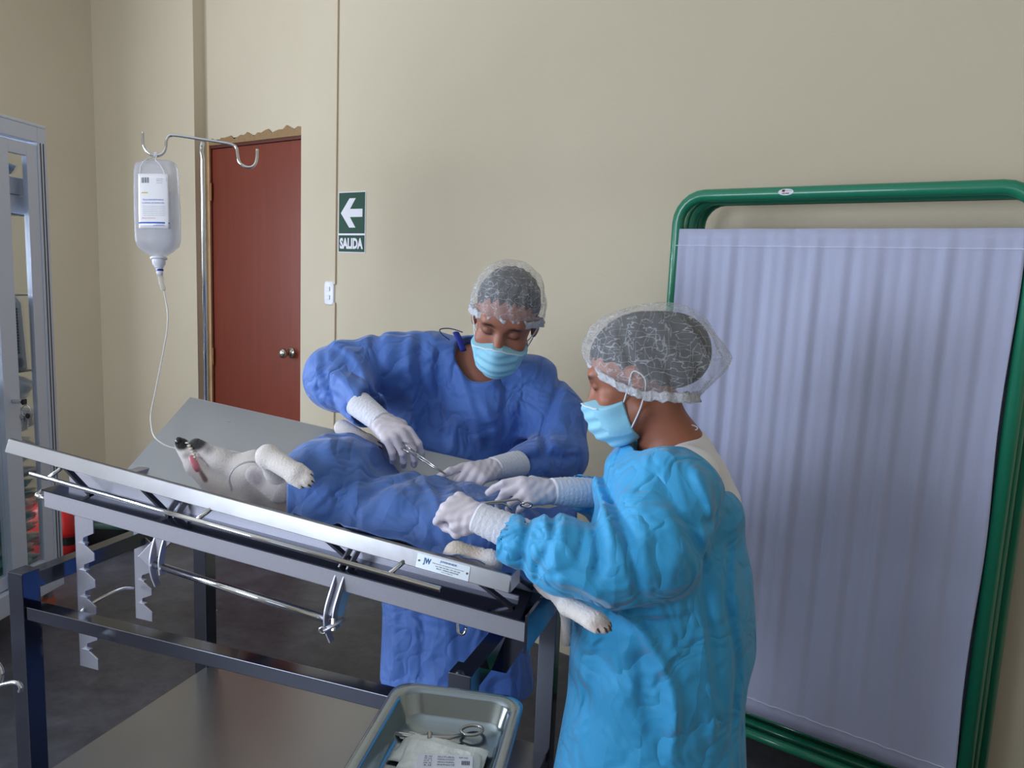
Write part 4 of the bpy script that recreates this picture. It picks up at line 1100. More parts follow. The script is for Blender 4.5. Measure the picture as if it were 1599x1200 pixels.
def mask_fn(fr, hfn, sc):
    def f(p):
        q = fr.loc(p) / sc
        # a tent over nose, mouth and chin
        t = union([cone((0, .102, -.018), (0, .100, -.060), .012, .016), ell((0, .058, -.030), (.066, .050, .040)), ell((0, .055, -.075), (.052, .050, .034))], .03)(q)
        d = np.minimum(t, hfn(q * sc) / sc - .002)
        d = sm(t, hfn(q * sc) / sc, .012) - .0045
        pl = .0016 * np.sin(q[:, 2] * 260) * (np.abs(q[:, 0]) < .05)
        d = d - pl
        # bounded region: top line dips to the sides, bottom under the chin, sides before the ears
        top = q[:, 2] - (-.008 - 1.2 * np.maximum(0, np.abs(q[:, 0]) - .012) * .35)
        bot = -.118 - q[:, 2] ; sid = np.abs(q[:, 0]) * .15 + (-(q[:, 1]) + .022)
        d = np.maximum(np.maximum(d, top), np.maximum(bot, sid))
        return d * sc
    return f

# ============================ surgeon behind the table
man = empty('person', at(705, 900, 2.32).xy.to_3d(), 'person in dark blue surgical gown bending over the dog behind the table', 'person')
rollu = cU * math.cos(math.radians(11)) + cR * math.sin(math.radians(11)); pch = math.radians(34)
mf = Frame(at(788, 505, 1.985), -cF * math.cos(pch) - rollu * math.sin(pch) - cR * .03, rollu * math.cos(pch) - cF * math.sin(pch))
MS = 1.04
mh = head_fn(MS)
def head_world(fr, fn): return lambda p: fn(fr.loc(p))
# joints
mSR, mER, mWR = at(648, 562, 2.17), at(512, 590, 2.12), at(586, 652, 1.93)
mSL, mEL, mWL = at(850, 605, 2.20), at(893, 718, 2.12), at(792, 727, 1.92)
neckb = at(752, 580, 2.20)
pel = at(703, 880, 2.31)
def leg_chain(hip, knee, ank, toe, r=(.085, .055, .040)):
    return [cone(hip, knee, r[0], r[1]), cone(knee, ank, r[1], r[2]), cone(ank, toe, r[2] * .85, .032)]
def body_fn(fr, hf, nb, SR, ER, WR, SLn, EL, WL, pel, chest, wide=1.0, hipw=.09, dirx=None, face=None, lower=True):
    dx = dirx
    hipR, hipL = pel - dx * hipw, pel + dx * hipw
    fs = [(cone(fr.w(0, -.030, -.05), nb, .055 * wide, .062 * wide), .03),
          (cone(chest, pel, .13 * wide, .12 * wide, face, 1.25), .05),
          (cone(SR, SLn, .060 * wide, .060 * wide), .05), (cone(nb, chest, .07, .12), .05),
          (union([cone(SR, ER, .050 * wide, .040 * wide), cone(ER, WR, .038 * wide, .026 * wide)], .015), .03),
          (union([cone(SLn, EL, .050 * wide, .040 * wide), cone(EL, WL, .038 * wide, .026 * wide)], .015), .03)]
    if lower:
        for h in (hipR, hipL):
            kn = Vector((h.x, h.y, h.z * .54)); an = Vector((h.x, h.y, .09)); to = Vector((h.x, h.y, .04)) + face * .14; he = Vector((h.x, h.y, .045)) - face * .03
            fs.append((union([cone(h, kn, .085, .055), cone(kn, an, .055, .036), cone(he, to, .04, .032)], .03), .04))
    b = union(fs, .04)
    return lambda p: sm(b(p), head_world(fr, hf)(p), .02)
mdir = Vector((1, -.12, 0)).normalized(); mface = Vector((-.12, -1, 0)).normalized()
mbody = body_fn(mf, mh, neckb, mSR, mER, mWR, mSL, mEL, mWL, pel, at(748, 690, 2.24), 1.0, .09, mdir, mface)
SKIN_M = mat_attr('warm_brown_skin', .48, bump=.03, bscale=300)
def person_body(fr, f, lo, hi, parent, skin, colf):
    o = sculpted('body', f, lo, hi, .0036, skin, parent, colf)
    return o

def hair_cap(fr, sc, parent, puff, backp, tilt=0.0, edge_front=.070, female=False):
    # hair mass, sheer cap over it and its gathered edge, all in the head's frame
    hsh = union([ell((0, -.022, .052), (.080, .102, .084)) if not female else ell((0, -.024, .058), (.082, .106, .089)), ell((0, -.085, .015), (.060, .040, .060)) if not female else ell((0, -.100, .046), (.068, .070, .076))], .03)
    def hline(q):       # below the hairline -> positive
        return -(q[:, 2] - (.010 + .55 * (q[:, 1] + .02) + tilt)) if True else None
    def hairf(p):
        q = fr.loc(p) / sc
        d = hsh(q) + .0015 * np.sin(q[:, 0] * 300 + q[:, 2] * 80)
        cut = -(q[:, 2] - np.where(q[:, 1] > .0, .012 + .78 * q[:, 1], .012 + .55 * q[:, 1]) + .012)
        ear = -ell((.085, -.002, .0), (.04, .027, .040))(q); ear2 = -ell((-.085, -.002, .0), (.04, .027, .040))(q)
        return smax(smax(smax(d, cut, .006), ear, .004), ear2, .004) * sc
    o1 = sculpted('hair', hairf, fr.o - Vector((.21, .21, .21)), fr.o + Vector((.21, .21, .21)), .003, HAIR, parent)
    # cap: polar surface
    P = []; n, k = 40, 96
    ring = []
    for i in range(n + 1):
        a = i / n; row = []
        for j in range(k):
            b = 2 * math.pi * j / k
            # edge height around the head: front .07 high on the forehead, back at the nape
            fx, fy = math.sin(b), math.cos(b)           # fy=1 front
            es, eb = backp[2], backp[3]
            ze = es + (edge_front - eb) / 2 * fy + ((edge_front + eb) / 2 - es) * fy * fy
            ph = a * 1.0
            th = math.pi / 2 * ph                       # 0 crown .. edge
            R1 = .082 + puff; R2f = (.095 if female else .101) + puff * .7; R2b = .105 + puff + backp[0]
            zt_ = .136 + puff * backp[1]
            s_ = math.sin(th * 1.0) ** .70
            x = fx * R1 * s_; y = -.015 + fy * (R2f if fy > 0 else R2b) * s_
            z = ze + (zt_ - ze) * math.cos(th) ** .8 if th < math.pi / 2 - 1e-6 else ze
            pull = max(0, (a - .86) / .14) ** 2
            x *= 1 - .05 * pull; y = -.015 + (y + .015) * (1 - (.08 if fy > 0 else .10 + backp[4] * -fy) * pull)
            w_ = .0035 * a * (math.sin(b * 17 + 2 * math.sin(a * 7)) + .6 * math.sin(b * 31 + a * 9)) + .003 * math.sin(b * 5 + a * 11) * math.sin(a * 3.1)
            rr_ = 1 + w_ / .1
            row.append(fr.w(x * rr_ * sc, y * rr_ * sc, z * sc + .0015 * math.sin(b * 40) * pull))
        P.append(row)
    mb = MB(); mb.rings(P[1:], cap=False); c_ = len(mb.v); mb.v.append(P[0][0])
    for j in range(k): mb.f.append([j, (j + 1) % k, c_]); mb.mi.append(0)
    cap = mb.build('bouffant_cap', CAPM, parent, smooth=True)
    pts = P[-1]
    mb = MB(); R_ = []
    for d_, h_ in ((.001, .012), (.003, .006), (.001, 0), (.003, -.005), (.001, -.008)):
        R_.append([pts[j] + ((pts[j] - fr.o).normalized()) * (d_ + .002 * math.sin(j * 2.4)) * 1.2 + fr.z * (h_ + .0012 * math.sin(j * 1.9)) for j in range(k)])
    mb.rings(R_, cap=False).build('cap_edge', CAPE, cap, smooth=True, solid=.001)
    return cap
hair_cap(mf, MS, man, .013, (.010, 1.2, .012, -.04, .1), edge_front=.048)
mm_ = mask_fn(mf, mh, MS)
def add_mask(fr, sc, parent, hf):
    mk = sculpted('face_mask', mask_fn(fr, hf, sc), fr.o - Vector((.19, .19, .19)), fr.o + Vector((.19, .19, .19)), .0022, MASKM, parent)
    for s_ in (-1, 1):
        p = [fr.w(s_ * .060 * sc, .030 * sc, -.030 * sc), fr.w(s_ * .078 * sc, .012 * sc, -.005 * sc), fr.w(s_ * .088 * sc, -.008 * sc, .024 * sc), fr.w(s_ * .088 * sc, -.026 * sc, .0), fr.w(s_ * .072 * sc, -.004 * sc, -.045 * sc), fr.w(s_ * .054 * sc, .030 * sc, -.085 * sc)]
        MB().tube(spline(p, 6), .0016, 8).build('ear_loop', MASKW, mk, smooth=True)
    # white binding across the nose
    pts = []
    for i in range(-12, 13):
        t = i / 12; x = t * .062
        z = -.008 - .42 * max(0, abs(x) - .012) - .001
        # march inward from the front to the mask surface
        y = .16; q = None
        fnm = mask_fn(fr, hf, sc)
        for _ in range(80):
            v = fnm(np.array([V3(fr.w(x * sc, y * sc, z * sc - .002))]))[0]
            if v < .0008: break
            y -= max(.0008, v * .5)
            if y < .02: break
        pts.append(fr.w(x * sc, y * sc, z * sc))
    MB().tube(pts, .0028, 8, flat=.6).build('nose_band', MASKW, mk, smooth=True)
    return mk
add_mask(mf, MS, man, mh)

# gown --------------------------------------------------------------
def sleeve_cut(d, p, w, back, r):
    # square the sleeve off at the wrist and hollow its mouth
    w = V3(w); b = V3(back); n = w - b; n = n / np.linalg.norm(n); q = p - w; ax = q @ n; rad = np.sqrt(np.maximum(0, (q * q).sum(1) - ax ** 2))
    near = (rad < .10) & (ax > -.10) & (ax < .14)
    d = np.where(near, np.maximum(d, ax), d)
    hole = np.maximum(np.maximum(rad - r, -ax - .035), ax - .02)
    return np.where(near, np.maximum(d, -hole), d)
def cloth_wave(p, a=.004):
    return a * (wob(p, 16, 8, 1, (1, 1, .35)) + .6 * wob(p, 34, 8, 3, (1, 1, .5)))
hem = at(705, 1300, 2.36); hem.z = .30
gm = [(cone(at(740, 625, 2.23), at(722, 760, 2.25), .175, .200, mface, 1.65), .05),
      (cone(at(722, 760, 2.25), pel, .200, .205, mface, 1.65), .06),
      (cone(pel, hem, .205, .235, mface, 1.6), .06),
      (cone(at(690, 568, 2.20), at(820, 600, 2.22), .066, .066), .05), (cone(at(640, 590, 2.18), at(636, 740, 2.22), .078, .090, mface, 1.5), .05),
      (cone(at(745, 570, 2.21), at(752, 640, 2.20), .075, .12), .05),
      (cone(at(668, 560, 2.18), at(600, 568, 2.15), .074, .082), .05),
      (cone(at(600, 568, 2.15), at(527, 592, 2.10), .082, .088), .04),
      (cone(at(527, 588, 2.10), at(580, 645, 1.95), .082, .052), .035),
      (cone(at(836, 598, 2.20), at(868, 655, 2.17), .075, .083), .05),
      (cone(at(868, 655, 2.17), at(874, 712, 2.10), .083, .074), .04),
      (cone(at(874, 712, 2.10), at(804, 735, 1.96), .074, .048), .035)]
gmu = union(gm, .05)
neck_cut = cone(mf.w(0, .0, -.06), at(748, 560, 2.15), .062, .076)
def gown_m(p):
    d = gmu(p) + cloth_wave(p, .005)
    d = smax(d, -neck_cut(p), .008)
    d = sleeve_cut(d, p, at(577, 642, 1.955), at(545, 612, 2.04), .044); d = sleeve_cut(d, p, at(795, 733, 1.935), at(840, 727, 2.04), .042)
    d = np.maximum(d, .30 - p[:, 2])
    return d
gfold_m = [([(583, 512), (592, 545), (596, 590), (590, 625)], 2.1, .016, -.014), ([(501, 527), (545, 545), (575, 575), (592, 600)], 2.06, .012, .012),
           ([(640, 512), (637, 560), (640, 640), (640, 720)], 2.07, .015, .012), ([(655, 530), (652, 600), (668, 700)], 2.07, .011, -.010), ([(684, 540), (680, 620), (690, 720)], 2.06, .013, -.011),
           ([(700, 545), (735, 640), (755, 720)], 2.05, .014, .010), ([(790, 600), (786, 640), (784, 700)], 2.05, .010, -.010), ([(740, 610), (770, 670), (770, 725)], 2.05, .012, .009),
           ([(883, 575), (868, 620), (852, 665), (845, 700)], 2.1, .012, -.014), ([(620, 600), (640, 640), (650, 700)], 2.07, .012, .010),
           ([(482, 575), (520, 580), (560, 600)], 2.02, .012, .010), ([(478, 610), (520, 615), (560, 640)], 2.0, .011, -.010), ([(500, 545), (515, 600), (530, 650)], 2.02, .012, -.009),
           ([(790, 700), (840, 690), (895, 690)], 2.03, .012, .010), ([(800, 715), (850, 712), (905, 720)], 2.0, .010, -.010), ([(850, 675), (880, 700), (912, 705)], 2.03, .012, .010),
           ([(610, 950), (606, 1000), (612, 1090)], 2.12, .014, .010), ([(650, 950), (655, 1010), (650, 1100)], 2.12, .014, -.010), ([(700, 980), (704, 1050)], 2.12, .013, .010), ([(600, 1005), (660, 1000), (730, 1010)], 2.12, .010, .007)]
gm_f = folds(gown_m, gfold_m, ymax=2.35)
def inside(body, cloth, fr, keep_z):
    def f(p):
        d = body(p); q = fr.loc(p); g = cloth(p) + .024
        m_ = (q[:, 2] < keep_z) & (p[:, 2] > .33)
        return np.where(m_, np.maximum(d, g), d)
    return f
person_body(mf, inside(mbody, gmu, mf, -.135), (-.72, 1.68, 0), (.42, 2.62, 1.74), man, SKIN_M, skin_colour(mf, (156, 102, 82), mh))
sculpted('surgical_gown', gm_f, (-.78, 1.72, .26), (.46, 2.66, 1.52), .0062, GOWN_D, man, smooth_it=2)
MB().tube(spline([at(722, 519, 2.10), at(710, 515, 2.12), at(698, 513, 2.13), at(687, 515, 2.13), at(690, 522, 2.12), at(702, 531, 2.12)], 6), .0016, 8).build('neck_tie', mat('navy_cord', (36, 48, 92), .7), man, smooth=True)
MB().tube(spline([at(712, 520, 2.12), at(718, 532, 2.10), at(724, 548, 2.09)], 6), .010, 10, flat=.5).build('scrub_collar', mat('navy_scrub', (30, 50, 150), .8), man, smooth=True)

# right hand (image left): back of the hand up, fingers pointing down to the instrument
def hand_frame(w, k, back):   # wrist, knuckle point, direction out of the back of the hand
    return Frame(w, Vector(k) - Vector(w), back)
# Frame x = forward x up: for a hand with +y to the fingers and +z out of its back, +x is to the right seen from the wrist
h1 = hand_frame(at(590, 655, 1.905), at(634, 690, 1.84), -cF * .8 + cU * .55 + cR * .25)
_, tipsR = glove('glove', h1, -1, [(.75, .55, .25), (.85, .60, .3), (.95, .6, .3), (1.0, .6, .3)], man, spread=(.10, .03, -.04, -.10), thumb=[(.026, .030, -.014), (.034, .060, -.036), (.030, .086, -.050), (.022, .104, -.060)])
cuff(h1, -.085, .016, .036, .030, man)
h2 = hand_frame(at(776, 731, 1.88), at(730, 740, 1.80), -cF * .62 + cU * .85)
_, tipsL = glove('glove', h2, 1, [(.25, .18, .1), (.85, .45, .25), (.95, .6, .3), (1.0, .7, .3)], man, spread=(.14, .0, -.06, -.12), thumb=[(.028, .030, -.012), (.046, .050, -.034), (.050, .070, -.052), (.044, .088, -.062)])
cuff(h2, -.085, .014, .038, .031, man)

# ============================ assistant on the right
girl = empty('person', at(1015, 900, 1.62).xy.to_3d(), 'person in turquoise gown seen from the side, standing right of the table', 'person')
ph = math.radians(16); yw = math.radians(14)
hf_ = -cR * math.cos(yw) + cF * math.sin(yw); gup = cU
gF = Frame(at(1003, 600, 1.50) + cF * .072, hf_ * math.cos(ph) - gup * math.sin(ph), gup * math.cos(ph) + hf_ * math.sin(ph))
GS = .98
gh = head_fn(GS, True)
gSL, gEL, gWL = at(1052, 765, 1.50), at(950, 885, 1.40), at(766, 818, 1.50)
gSR, gER, gWR = at(1010, 765, 1.82), at(960, 840, 1.80), at(872, 765, 1.68)
gnb = at(1052, 712, 1.60); gpel = at(1030, 1000, 1.64)
gface = Vector((-.94, .33, 0)).normalized(); gdx = Vector((.33, .94, 0)).normalized()
gbody = body_fn(gF, gh, gnb, gSR, gER, gWR, gSL, gEL, gWL, gpel, at(1045, 830, 1.62), .86, .08, gdx, gface)
hair_cap(gF, GS, girl, .016, (.064, 1.5, -.030, -.062, .38), edge_front=.060, female=True)
add_mask(gF, GS, girl, gh)
# white tunic at the open back of the gown
tun = union([cone(at(1066, 715, 1.60), at(1085, 790, 1.62), .072, .105, gface, 1.1), cone(at(1075, 745, 1.50), at(1080, 750, 1.74), .062, .062)], .04)
tcut = cone(gF.w(0, .0, -.07), at(1046, 705, 1.60), .050, .060)
sculpted('tunic', lambda p: smax(smax(tun(p) + .002 * wob(p, 40, 6, 2), -tcut(p), .006), 1.02 - p[:, 2], .01), (.05, 1.3, 1.0), (.6, 1.95, 1.40), .004, mat('white_cotton_tunic', (240, 240, 246), .8, bump=.1, bscale=60), girl)
gpts = at(1008, 1300, 1.66); gpts.z = .30
gg = [(cone(at(1022, 772, 1.60), at(1035, 900, 1.63), .125, .165, gdx, .80), .05),
      (cone(at(1035, 900, 1.63), gpel, .165, .172, gdx, .84), .06),
      (cone(gpel, gpts, .170, .225, gdx, .88), .07),
      (cone(at(1035, 752, 1.47), at(995, 735, 1.62), .058, .050), .04), (cone(at(1060, 762, 1.50), at(1075, 765, 1.72), .060, .055), .04),
      (cone(at(1050, 780, 1.47), at(1010, 850, 1.42), .088, .096), .045),
      (cone(at(1010, 850, 1.42), at(960, 885, 1.39), .092, .072), .045),
      (cone(at(955, 878, 1.39), at(880, 868, 1.41), .070, .068), .03),
      (cone(at(880, 868, 1.41), at(784, 838, 1.465), .068, .044), .03),
      (cone(at(1000, 760, 1.78), at(955, 790, 1.80), .07, .06), .04), (cone(at(955, 785, 1.79), at(897, 768, 1.71), .052, .040), .03),
      (cone(at(1066, 768, 1.50), at(1122, 806, 1.56), .062, .040), .05), (cone(at(1122, 806, 1.57), at(1135, 1010, 1.60), .040, .045), .05), (cone(at(1116, 722, 1.70), at(1134, 810, 1.66), .016, .035), .03)]
ggu = union(gg, .05)
open_back = cone(at(1042, 690, 1.60), at(1118, 728, 1.60), .072, .055, gdx, .62)
def gown_g(p):
    d = ggu(p) + cloth_wave(p, .0045)
    d = smax(d, -open_back(p), .008)
    d = sleeve_cut(d, p, at(788, 838, 1.46), at(840, 858, 1.435), .040); d = sleeve_cut(d, p, at(903, 768, 1.715), at(950, 770, 1.78), .036)
    return np.maximum(d, .30 - p[:, 2])
person_body(gF, inside(gbody, lambda p: np.minimum(ggu(p), tun(p) + .01), gF, -.15), (-.16, 1.25, 0), (.62, 1.98, 1.62), girl, SKIN_M, skin_colour(gF, (160, 102, 80), gh))
gfold_g = [([(905, 775), (925, 815), (935, 860), (925, 900)], 1.36, .010, -.012), ([(885, 795), (878, 840), (896, 880)], 1.36, .009, .006), ([(868, 806), (858, 850), (840, 890), (842, 925)], 1.36, .007, -.009),
           ([(848, 806), (858, 836), (882, 930)], 1.38, .009, .006), ([(832, 810), (820, 850), (814, 925)], 1.39, .007, -.008), ([(812, 808), (800, 850), (788, 890)], 1.41, .010, .005), ([(870, 880), (905, 905), (940, 925)], 1.36, .010, .007), ([(800, 870), (850, 885), (900, 872)], 1.38, .009, -.006),
           ([(900, 790), (912, 830), (900, 870)], 1.36, .007, -.007), ([(950, 755), (975, 830), (1000, 935)], 1.36, .010, -.012), ([(930, 760), (945, 800), (960, 850)], 1.36, .011, .010),
           ([(1010, 725), (1050, 790), (1095, 870), (1105, 950), (1118, 1050), (1130, 1160)], 1.42, .012, -.013), ([(1070, 715), (1095, 770), (1100, 830)], 1.45, .012, .012),
           ([(1156, 782), (1100, 800), (1060, 790)], 1.45, .010, -.007), ([(950, 950), (1000, 985), (1050, 1080), (1052, 1200)], 1.42, .012, .014), ([(975, 945), (945, 1050), (925, 1180)], 1.42, .014, -.010),
           ([(1090, 950), (1110, 1050), (1120, 1180)], 1.44, .013, .012), ([(940, 950), (1000, 960), (1090, 955)], 1.42, .012, .008), ([(985, 975), (1040, 968), (1090, 958)], 1.42, .010, -.008),
           ([(1140, 850), (1128, 930), (1150, 1030), (1145, 1180)], 1.50, .010, -.012), ([(900, 1000), (890, 1080), (870, 1180)], 1.46, .012, -.009), ([(1000, 1010), (1010, 1090), (1030, 1190)], 1.42, .016, -.010),
           ([(1040, 770), (1055, 830), (1040, 900)], 1.36, .02, .008), ([(1085, 790), (1090, 860), (1100, 930)], 1.42, .010, .010)]
sculpted('isolation_gown', folds(gown_g, gfold_g, ymax=1.64), (-.12, 1.18, .26), (.70, 2.02, 1.36), .0058, GOWN_L, girl, smooth_it=2)
MB().tube(spline([at(1155, 1060, 1.56), at(1160, 1085, 1.56), at(1148, 1105, 1.54), at(1138, 1090, 1.54), at(1130, 1080, 1.54)], 5), .006, 8, flat=.5).build('gown_tie', GOWN_L, girl, smooth=True)
MB().tube(spline([at(1148, 1100, 1.54), at(1158, 1130, 1.55), at(1155, 1175, 1.55), at(1160, 1230, 1.55)], 5), .007, 8, flat=.4).build('gown_tie', GOWN_L, girl, smooth=True)
MB().tube(spline([at(1070, 668, 1.56), at(1078, 664, 1.55), at(1088, 667, 1.55), at(1088, 671, 1.55), at(1080, 672, 1.55)], 5), .0012, 8).build('cap_thread', MASKW, girl, smooth=True)
# far (right) hand with the thumb in the forceps ring
h3 = hand_frame(at(868, 768, 1.66), at(812, 766, 1.62), -cF * .75 + cU * .66)
_, tipsG = glove('glove', h3, 1, [(.50, .45, .2), (.8, .7, .4), (1.0, .8, .4), (1.1, .8, .5)], girl, sc=.92, spread=(.05, .0, -.05, -.1), thumb=[(.028, .028, -.014), (.030, .030, -.045), (.034, .038, -.066), (.036, .050, -.088)])
cuff(h3, -.095, .012, .034, .030, girl, bulge=.003)
h4 = hand_frame(at(754, 812, 1.495), at(710, 793, 1.515), -cF * .80 + cU * .60 + cR * .0)
_, tipsH = glove('glove', h4, -1, [(1.15, 1.2, .7), (1.2, 1.3, .7), (1.2, 1.3, .7), (1.2, 1.3, .7)], girl, sc=.90, spread=(.08, .02, -.04, -.08), thumb=[(.026, .026, -.014), (.038, .050, -.034), (.030, .075, -.046), (.014, .090, -.050)])
cuff(h4, -.11, .014, .038, .031, girl)
# ------------------------------------------------------------------ the dog
def surf_z(l, s):      # top of the V panels
    if s < SV: return ZL(l) + (ZV(l) - ZL(l)) * (s / SV)
    return ZV(l) + (ZF(l) - ZV(l)) * ((s - SV) / (SF - SV))
def tl_of(p): q = Vector((p.x - t0.x, p.y - t0.y, 0)); return q.dot(tl), q.dot(ts)
def bump_h(l, s, c, rl, rs, h):
    e = ((l - c[0]) / rl) ** 2 + ((s - c[1]) / rs) ** 2
    return h * math.exp(-e * .9)
def smx(a, b, k):
    h = max(0, min(1, .5 + .5 * (a - b) / k)); return b + (a - b) * h + k * h * (1 - h)
def drape_z(l, s):
    z = surf_z(l, s) + .012
    zv = ZV(l)
    body = zv + .262 * math.exp(-abs((l - .71) / .17) ** 2.6) * math.exp(-abs((s - .28) / .21) ** 3)
    body2 = zv + .210 * math.exp(-abs((l - 1.01) / .30) ** 4) * math.exp(-abs((s - .26) / .20) ** 3.2)
    z = smx(z, body, .03); z = smx(z, body2, .03)
    return z + dfold(l, s)
def dfold(l, s):
    z = .0045 * math.sin(l * 38 + 3 * math.sin(s * 11)) * math.sin(s * 17 + 2 * math.sin(l * 13)) + .003 * math.sin(l * 80 + s * 40) * math.sin(s * 25)
    z += .008 * math.exp(-((l - .62 - .25 * (s - .25)) / .012) ** 2) + .007 * math.exp(-((l - .80 + .3 * (s - .25)) / .014) ** 2) - .008 * math.exp(-((l - .88 - .5 * (s - .2)) / .02) ** 2) + .007 * math.exp(-((l - 1.0 + .8 * (s - .2)) / .013) ** 2)
    return z
def LLn(s): return .765 - .175 * np.clip((s - .02) / .22, 0, 1) ** .8
def drape_zn(l, s):
    z = ZL(0) + SL * l
    surf = np.where(s < SV, z - .155 * s / SV, z - .155 + (ZF(.03) - ZV(.03)) * (s - SV) / (SF - SV)) + .012
    zv = z - .155
    b1 = zv + .262 * np.exp(-np.abs((l - .71) / .17) ** 2.6) * np.exp(-np.abs((s - .28) / .21) ** 3)
    b2 = zv + .210 * np.exp(-np.abs((l - 1.01) / .30) ** 4) * np.exp(-np.abs((s - .26) / .20) ** 3.2)
    return np.maximum(surf, np.maximum(b1, b2)) - .008
DOGM = mat_attr('short_dog_fur', .8, bump=.25, bscale=260, sheen=.3)
dD = 1.88
dog = empty('dog', T(.85, SV, ZV(.85)), 'white short-haired dog with black muzzle lying on its back on the steel table', 'dog')
chest = T(.72, .27, ZV(.72) + .135); belly = T(1.02, .27, ZV(1.02) + .115); hips = T(1.20, .27, ZV(1.2) + .10)
df = [(cone(at(398, 738, dD), at(452, 765, 1.90), .056, .072), .03),
      (cone(at(452, 770, 1.92), chest, .075, .110), .04), (cone(chest, belly, .115, .095), .04), (cone(belly, hips, .095, .09), .04),
      (cone(at(390, 778, 1.90), at(360, 775, 1.90), .062, .052), .03),                        # skull behind the rim
      (cone(at(384, 742, dD), at(345, 719, 1.865), .040, .027), .02), (cone(at(345, 719, 1.865), at(306, 695, 1.85), .027, .0165), .015),    # lower jaw
      (cone(at(350, 768, 1.875), at(306, 728, 1.865), .036, .024), .012), (cone(at(306, 728, 1.865), at(285, 697, 1.86), .024, .0175), .010),  # upper jaw and nose
      (ell(at(281, 691, 1.858), (.012, .014, .011)), .006),
      (cone(at(378, 700, 1.97), at(360, 690, 1.98), .0001, .0001), .0001)]
# near foreleg: elbow on the chest, wrist bent over, paw hanging towards the drape
def paw(a, b, r0, r1, nrm, w):
    a = Vector(a); b = Vector(b); d = (b - a).normalized(); n = Vector(nrm); n = (n - d * n.dot(d)).normalized(); x = d.cross(n)
    L = (b - a).length; fs = [(cone(a, a + d * L * .72, r0, r1, n, 1.15), .015)]
    for k, o in enumerate((-1.5, -.5, .5, 1.5)):
        c = a + d * L * (.68 if abs(o) > 1 else .78) + x * o * w
        fs.append((cone(c, c + d * L * .22 - n * .004, r1 * .46, r1 * .34), .005))
    return fs, [(a + d * L * ((.90 if abs(o) > 1 else 1.0)) + x * o * w, d, n) for o in (-1.5, -.5, .5, 1.5)]
p1, c1_ = paw(at(418, 712, 1.72), at(482, 753, 1.64), .0245, .023, -cF * .8 + cU * .3, .0105)
p2, c2_ = paw(at(534, 668, 2.00), at(590, 700, 1.94), .022, .020, -cF * .8 + cU * .2, .009)
p3, c3_ = paw(at(888, 946, 1.40), at(946, 980, 1.32), .020, .0205, -cF * .3 + cU * .9, .0095)
paws = union(p1 + [(cone(at(418, 714, 1.72), at(440, 742, 1.80), .025, .030), .015)] + p2 + p3, .01)
df += [(cone(at(432, 735, 1.78), at(470, 780, 1.90), .030, .05), .03)]
df += [(cone(at(534, 668, 2.00), at(562, 715, 1.96), .022, .036), .02), (cone(at(562, 715, 1.96), chest, .036, .06), .03)]
df += [(cone(at(888, 946, 1.40), at(862, 912, 1.52), .020, .022), .015), (cone(at(862, 912, 1.52), at(800, 850, 1.62), .024, .05), .03), (cone(at(800, 850, 1.62), hips, .05, .08), .03)]
df += [(cone(hips, at(868, 900, 1.70), .05, .022), .03), (cone(at(868, 900, 1.70), at(884, 952, 1.72), .017, .0145), .015), (cone(at(884, 952, 1.72), at(886, 1000, 1.72), .0145, .012), .01), (cone(at(886, 1000, 1.72), at(877, 1048, 1.71), .012, .006), .01)]
df += [(cone(at(716, 868, 1.52), hips, .024, .07), .03), (cone(at(716, 868, 1.52), at(768, 876, 1.50), .024, .026), .03)]
dfu = union(df, .02)
ear_c = at(424, 757, 1.825)
def dogf(p):
    d = dfu(p)
    q = p - np.array([t0.x, t0.y, 0], f4); l_ = q @ V3(tl); s_ = q @ V3(ts)
    zs_ = np.where(s_ < SV, SL * (l_ + .03) + 1.083 - .155 * s_ / SV, SL * (l_ + .03) + 1.083 - .155 + (ZF(.03) - ZV(.03)) * (s_ - SV) / (SF - SV)) + .004
    on = (l_ < A1 + .01) & (s_ > -.02)
    d = np.where(on, np.maximum(d, zs_ - p[:, 2]), d)
    dr = (l_ > LLn(s_) + .01) & (l_ < 1.27) & (s_ > .06) & (s_ < .46)
    j = np.nonzero(dr)[0]
    if len(j): d[j] = np.maximum(d[j], p[j, 2] - drape_zn(l_[j], s_[j]) + .007)
    d = sm(d, paws(p), .008) + .0006 * np.sin(p[:, 0] * 700 + 3 * np.sin(p[:, 2] * 300))
    # open mouth wedge between the jaws
    m_ = cone(at(292, 701, 1.84), at(318, 748, 1.835), .0022, .006)(p)
    return smax(d, -m_, .003)
